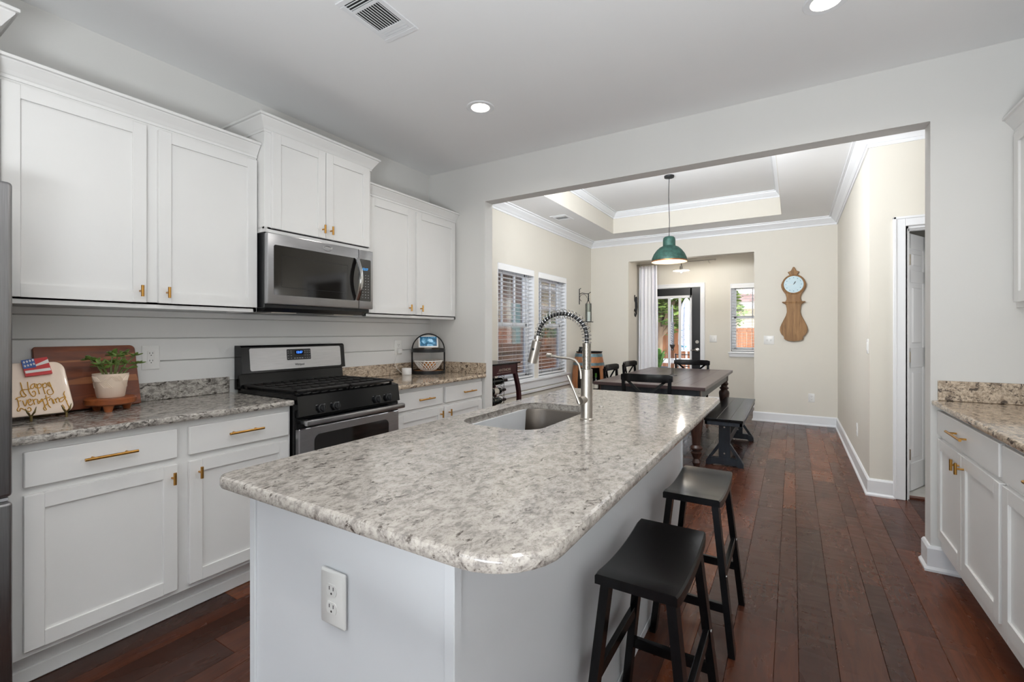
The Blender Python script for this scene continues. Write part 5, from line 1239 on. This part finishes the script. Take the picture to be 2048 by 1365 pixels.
for i, (t, q, fo, lb) in enumerate(((-.05, .10, 'foil_dark', 'dark wine bottle upright inside the barrel shelf, nearest the window wall'), (.03, .12, 'foil_red', 'wine bottle with red foil upright in the middle of the barrel shelf'), (.10, .09, 'foil_green', 'green-foiled wine bottle upright at the aisle edge of the barrel shelf'))):
    c, s = math.cos(oa), math.sin(oa); bottle('wine_bottle', (bx_ + q * c - t * s, by_ + q * s + t * c, z0_ - .002), (0, 0, 1), lb, M[fo], .29, 'bottles on the barrel shelf')
o2 = single('serving_tray', G().lathe([(0, 0), (.19, 0), (.205, .022), (.20, .022), (.186, .006), (0, .006)], (bx_ + .01, by_, H_ + .0005), 30), M['blackiron'], 'round black metal tray on top of the wine barrel', 'tray')
g = G().lathe([(0, 0), (.035, 0), (.045, .03), (.03, .07), (.034, .085), (.028, .085), (0, .03)], (bx_ - .10, by_ - .06, H_ + .008), 18); g.tube([(bx_ - .10, by_ - .10, H_ + .075), (bx_ - .10, by_ - .13, H_ + .06), (bx_ - .10, by_ - .10, H_ + .03)], .005, 6); single('pitcher', g, M['blackiron'], 'small black pitcher on the tray on the barrel', 'pitcher')

# ------------------------------------------------------------------ wine cart
wx0, wx1, wy0, wy1, wz_ = -2.93, -2.56, 3.52, 4.31, .955
o = thing('wine_cart', 'dark mahogany wine cart lettered ANTINORI beneath the dining window', 'wine cart', (-2.75, 3.9, 0))
g = G().box(wx0, wx1 + .02, wy0 - .02, wy1 + .035, wz_ - .014, wz_, .003); part('top', g, M['blackwood'], o)
g = G().box(wx1 - .022, wx1, wy0, wy1, wz_ - .125, wz_ - .016, .002); g.box(wx0, wx0 + .02, wy0, wy1, wz_ - .125, wz_ - .016); g.box(wx0, wx1, wy0, wy0 + .02, wz_ - .125, wz_ - .016); g.box(wx0, wx1, wy1 - .02, wy1, wz_ - .125, wz_ - .016)
a_ = part('apron', g, M['cartwood'], o)
part('lettering', G().text('ANTINORI', .038, (wx1 + .0006, 4.05, wz_ - .083), (0, 1, 0), (0, 0, 1), .0006, sx=1.28).box(wx1, wx1 + .0012, 3.90, 4.17, wz_ - .100, wz_ - .097), P('silver_lettering', (196, 188, 176), .4, .5, var=(40, .05)), a_, 'silver letters ANTINORI')
for x in (wx0 + .03, wx1 - .012):
    for y, s in ((wy0 + .02, -1), (wy1 - .035, 1)):
        lps = []
        for k in range(13):
            t = k / 12; z = (wz_ - .12) * (1 - t) ; b = s * (.085 * math.sin(math.pi * min(1, t * 1.5)) - .03 * max(0, t - .6)); lps.append([(x + dx * .016, y + b + dy * .027, z) for dx, dy in ((-1, -1), (1, -1), (1, 1), (-1, 1))])
        part('leg', G().loft(lps, smooth=False), M['cartwood'], o)
part('lower_shelf', G().box(wx0 + .02, wx1 - .02, wy0 + .03, wy1 - .05, .16, .18, .003), M['cartwood'], o)
rows = [(.765, .02), (.665, 0), (.56, .015), (.455, -.005), (.35, .01), (.245, 0)]
g = G()
for z, dy in rows:
    for y in (3.90, 4.08): 
        for k in range(3):
            x = wx0 + .066 + k * .110; g.tube([(x + .045 * math.cos(a), y + dy, z + .045 * math.sin(a)) for a in [2 * math.pi * j / 18 for j in range(18)]], .0025, 5, ring=True)
for x in (wx0 + .012, wx1 - .03):
    for y in (3.68, 3.90, 4.08): g.cyl((x, y, .18), (x, y, wz_ - .125), .003, n=6)
part('wire_rack', g, M['blackiron'], o)
foils = ['foil_dark', 'foil_green', 'foil_dark', 'foil_red', 'foil_dark', 'foil_dark']
fn = {'foil_dark': 'dark-foiled', 'foil_green': 'green-foiled', 'foil_red': 'red-foiled'}
col_n = ['against the wall', 'in the middle', 'at the room side']
row_n = ['top', 'second', 'third', 'fourth', 'fifth', 'bottom']
for i, (z, dy) in enumerate(rows):
    for k in range(3):
        fo = foils[(i + 2 * k) % 6]
        bottle('wine_bottle', (wx0 + .066 + k * .110, 3.865 + dy + .012 * ((i * 3 + k * 5) % 4), z - .006), (.0, 1, 0), '%s wine bottle lying in the %s row of the cart rack %s' % (fn[fo], row_n[i], col_n[k]), M[fo], .31, 'bottles in the wine cart rack', paper=(i + k) % 3 == 0, r=.036)
vx, vy = -2.78, 3.755
o = thing('flower_vase', 'pale patterned vase with a single green leaf on the wine cart', 'vase', (vx, vy, wz_))
part('vase', G().lathe([(0, 0), (.035, 0), (.04, .01), (.042, .13), (.040, .148), (.034, .148), (.034, .02), (0, .02)], (vx, vy, wz_), 24), P('patterned_vase', (206, 202, 194), .4, var=(35, .25)), o)
g = G(); pts = [(vx, vy, wz_ + .12), (vx + .01, vy + .02, wz_ + .19), (vx + .02, vy + .05, wz_ + .235), (vx + .03, vy + .095, wz_ + .285)]
g.tube(pts[:3], .003, 6); g.loft([[Vector(p) + Vector((.2, -.25, .5)).normalized() * w * s + Vector((0, 0, .002)) for s in (-1, 0, 1)] for p, w in ((pts[1], .002), (pts[2], .022), ((vx + .026, vy + .075, wz_ + .265), .020), (pts[3], .001))], (False, False), closed=False); part('leaf', g, M['leaf'], o)

# ------------------------------------------------------------------ outdoors
def slabm(name, b, m, label=None):
    g = G(); g.box(*b); return struct(name, g, m, label)
slabm('ground', (-40, -3.3, -12, 45, -.75, -.62), M['concrete'])
slabm('patio_ground', (-3.3, 20, YA + .13, 45, -.40, -.16), M['concrete'], 'pale concrete patio behind the garden door')
def fence(name, p0, p1, z0, z1, w, m, label, rail=None):
    a, b = Vector(p0), Vector(p1); L = (b - a).length; u = (b - a).normalized(); nn = Vector((-u.y, u.x)); rnd = random.Random(len(name) + int(L * 10))
    o = thing(name, label, 'fence', ((a.x + b.x) / 2, (a.y + b.y) / 2, z0)); k = 0; g = G()
    while k * w < L:
        p = a + u * (k * w + .004); q = a + u * min(L, (k + 1) * w - .004); t = rnd.uniform(-.012, .012); h = z1 + rnd.uniform(-.012, .012)
        c = [(p.x, p.y), (q.x, q.y), (q.x + nn.x * .018, q.y + nn.y * .018), (p.x + nn.x * .018, p.y + nn.y * .018)]
        off = nn * t * .4; g.loft([[(x + off.x, y + off.y, z) for x, y in c] for z in (z0, h)], smooth=False); k += 1
    part('planks', g, m, o)
    for z in (rail or ()):
        g = G(); pr = [(a.x - nn.x * .05, a.y - nn.y * .05), (b.x - nn.x * .05, b.y - nn.y * .05), (b.x - nn.x * .008, b.y - nn.y * .008), (a.x - nn.x * .008, a.y - nn.y * .008)]
        g.loft([[(x, y, z + q) for x, y in pr] for q in (0, .09)], smooth=False); part('rail', g, m, o)
    return o, a, u, nn
fence('garden_fence', (7, 16.6), (-9.5, 16.6), -.2, 1.42, .14, M['fence'], 'orange cedar plank fence behind the patio', (.55, 1.28))
fence('side_fence', (-5.2, 2), (-5.2, 9.2), -.62, 1.02, .14, M['fence2'], 'brown plank fence outside the dining window nearer the kitchen', (.2, .85))
o, a, u, nn = fence('fence_gate', (-5.2, 9.25), (-5.2, 12.5), -.62, 1.14, .14, M['fence2'], 'taller brown plank fence gate outside the dining window nearer the corner', (.1, .95))
g = G().tube([(-5.17, 9.35, .16), (-5.17, 12.3, .93)], .04, 4); part('brace', g, M['boardlight'], o)
# brick house beyond the side fence
o = thing('brick_house', 'brown brick house wall with white eave beyond the side fence', 'house', (-9.2, 9.5, -.62))
part('wall', G().box(-11, -7.5, 6, 13.15, -.62, 3.02), M['brick'], o)
part('eave', G().box(-11.2, -7.05, 5.8, 13.5, 3.02, 3.10).box(-7.08, -7.02, 5.8, 13.5, 3.02, 3.24), M['white_ext'], o)
part('roof', G().prism([(-7.0, 3.24), (-9.2, 4.5), (-11.4, 3.24)], (0, 5.7, 0), (1, 0, 0), (0, 0, 1), (0, 7.9, 0)), M['roof'], o)
part('downspout', G().box(-7.49, -7.40, 13.00, 13.10, -.62, 3.02), M['white_ext'], o)
part('downspout', G().box(-7.49, -7.40, 11.98, 12.06, -.62, 3.02), M['white_ext'], o)
g = G().box(-7.50, -7.46, 12.25, 12.75, .9, 2.2); part('shutter', g, P('teal_shutter', (150, 196, 200), .6, var=(20, .05)), o)
o = thing('cream_house', 'cream sided house with white eave farther off beyond the fence gate', 'house', (-13, 24, -.62))
part('wall', G().box(-17, -10, 19, 30, -.62, 4.0), M['siding'], o)
part('eave', G().box(-17.2, -9.6, 18.6, 30.4, 3.2, 3.4).box(-17.2, -9.8, 18.7, 30.3, 2.35, 2.5), M['white_ext'], o)
part('roof', G().prism([(-9.5, 4.0), (-13.5, 6.4), (-17.5, 4.0)], (0, 18.5, 0), (1, 0, 0), (0, 0, 1), (0, 12, 0)), M['roof'], o)
part('window', G().box(-10.02, -9.97, 21.5, 22.8, .6, 2.0).box(-13.4, -11.8, 18.96, 19.02, .6, 2.0), M['darkglass'], o)
o = thing('neighbour_house', 'cream house with a rose shingle roof beyond the cedar fence', 'house', (1, 30, -.2))
part('wall', G().box(-4.2, 9, 26, 34, -.2, 2.45), M['siding'], o)
part('eave', G().box(-4.6, 9.4, 25.5, 34.5, 2.45, 2.78), M['white_ext'], o)
part('roof', G().prism([(25.4, 2.78), (30, 5.6), (34.6, 2.78)], (-4.7, 0, 0), (0, 1, 0), (0, 0, 1), (14.2, 0, 0)), M['roof'], o)

def foliage(name, label, cat, base, trunk_h, blobs, nleaf, size, m, seed, lean=(0, 0)):
    rnd = random.Random(seed); o = thing(name, label, cat, base); b = Vector(base); g = G()
    top = b + Vector((lean[0], lean[1], trunk_h)); g.tube([b, b.lerp(top, .5) + Vector((.06, 0, 0)), top], [.13, .10, .08], 10)
    for c, r in blobs: g.tube([top - Vector((0, 0, .3)), (top + b + Vector(c)) / 2 + Vector((0, 0, .1)), b + Vector(c)], [.06, .04, .015], 6)
    part('trunk', g, M['bark'], o); g = G()
    tot = sum(r ** 2 for c, r in blobs)
    for c, r in blobs:
        for _ in range(int(nleaf * r * r / tot)):
            d = Vector((rnd.gauss(0, 1), rnd.gauss(0, 1), rnd.gauss(0, 1))).normalized() * r * rnd.uniform(.45, 1) ** .6; p = b + Vector(c) + d
            q = Matrix.Rotation(rnd.uniform(0, 6.28), 3, 'Z') @ Matrix.Rotation(rnd.uniform(-1.2, 1.2), 3, 'X'); s = size * rnd.uniform(.6, 1.3)
            g.add([p + q @ Vector(v) * s for v in ((-.5, 0, 0), (0, -.28, .06), (.6, 0, 0), (0, .28, .06))], [(0, 1, 2, 3)])
    part('foliage', g, m, o, kind='stuff'); return o
foliage('garden_tree', 'leafy green tree in front of the cedar fence', 'tree', (-3.55, 13.95, -.16), 1.6, [((-.3, .9, 2.9), 1.5), ((1.3, .9, 3.3), 1.4), ((.2, .9, 4.3), 1.6), ((1.4, .8, 2.3), .9), ((-1.3, .9, 2.4), 1.1), ((-.5, 0, 2.6), 1.1), ((.6, .2, 2.5), 1.0), ((-.1, .1, 3.6), 1.2), ((1.1, .3, 3.4), .9), ((-1.2, 0, 3.4), .9), ((.2, .5, 1.9), .6), ((1.7, .4, 2.7), .7), ((-1.5, .2, 2.2), .8)], 12500, .21, M['foliage'], 5, (.2, 0))
foliage('shrub', 'bright green shrub outside the dining window nearer the corner', 'shrub', (-7.4, 14.8, -.62), 1.3, [((0, 0, 1.9), .75), ((.5, .4, 1.6), .6), ((-.5, .3, 1.6), .6)], 1500, .15, M['foliage2'], 8)
foliage('shrub', 'bright green shrub against the fence outside the small window', 'shrub', (-2.0, 19.5, -.16), 1.5, [((0, 0, 2.15), .55), ((-.4, .1, 1.8), .5)], 800, .14, M['foliage2'], 9)
# potted plant on the patio
o = thing('patio_plant', 'green leafy plant in a grey pot just outside the garden door', 'potted plant', (-2.42, 9.95, -.16))
part('pot', G().lathe([(0, 0), (.14, 0), (.20, .62), (.215, .64), (.215, .70), (.19, .70), (.18, .62), (0, .6)], (-2.42, 9.95, -.16), 24), P('grey_pot', (112, 124, 136), .5, var=(10, .1)), o)
rnd = random.Random(4); g = G()
for k in range(46):
    a = rnd.random() * 6.28; h = rnd.uniform(.22, .52); w = rnd.uniform(.05, .20); b = Vector((-2.42, 9.95, .46)); t = Vector((math.cos(a), math.sin(a), 0)); n_ = Vector((-t.y, t.x, 0))
    pts = [b, b + t * w * .4 + Vector((0, 0, h * .6)), b + t * w * .8 + Vector((0, 0, h * .9)), b + t * w * 1.25 + Vector((0, 0, h * .92))]; g.loft([[p - n_ * q, p + Vector((0, 0, -.004)), p + n_ * q] for p, q in zip(pts, (.006, .03, .035, .002))], (False, False), closed=False)
part('leaves', g, M['foliage2'], o)
# patio table with closed umbrella
ux, uy = -2.27, 12.1
o = thing('patio_table', 'round white patio table outside the garden door', 'table', (ux, uy, -.16))
part('top', G().lathe([(.03, .70), (.92, .70), (.93, .715), (.92, .73), (.03, .73), (.03, .70)], (ux, uy, -.16), 40), M['white_ext'], o)
for k in range(4): a = R(45 + 90 * k); part('leg', G().cyl((ux + .6 * math.cos(a), uy + .6 * math.sin(a), -.16), (ux + .45 * math.cos(a), uy + .45 * math.sin(a), .54), .025, n=10), M['white_ext'], o)
o = thing('patio_umbrella', 'closed white and teal patterned patio umbrella', 'umbrella', (ux, uy, -.16))
part('pole', G().cyl((ux, uy, -.16), (ux, uy, 2.18), .022, n=10), M['white_ext'], o)
g = G(); lps = []
for z, r_ in ((.80, .13), (.98, .172), (1.25, .166), (1.6, .15), (1.85, .125), (2.0, .085), (2.1, .04), (2.14, .01)):
    lps.append([(ux + r_ * (1 + .16 * math.cos(8 * a)) * math.cos(a), uy + r_ * (1 + .16 * math.cos(8 * a)) * math.sin(a), z) for a in [2 * math.pi * k / 64 for k in range(64)]])
part('canopy', g.loft(lps), M['canopy'], o)
part('finial', G().sphere((ux, uy, 2.19), .03, 10), M['white_ext'], o)
# patio chair
px_, py_ = -1.98, 10.9
o = thing('patio_chair', 'black metal patio chair with a red cushion by the white table', 'chair', (px_, py_, -.16))
g = G()
for s in (-1, 1): g.tube([(px_ + s * .24, py_ - .22, -.16), (px_ + s * .24, py_ - .2, .28), (px_ + s * .24, py_ + .22, .32), (px_ + s * .24, py_ + .26, -.16)], .014, 8); g.tube([(px_ + s * .24, py_ - .2, .28), (px_ + s * .24, py_ - .28, .80)], .014, 8); g.tube([(px_ + s * .24, py_ - .24, .52), (px_ + s * .25, py_ + .2, .52), (px_ + s * .24, py_ + .22, .32)], .012, 8)
for z in (.40, .52, .64, .78): g.cyl((px_ - .24, py_ - .21 - (z - .28) * .15, z), (px_ + .24, py_ - .21 - (z - .28) * .15, z), .009, n=8)
part('frame', g, M['blackiron'], o); part('cushion', G().box(px_ - .23, px_ + .23, py_ - .2, py_ + .22, .30, .37, .02, 2), P('red_canvas', (176, 44, 40), .8, var=(30, .06)), o)
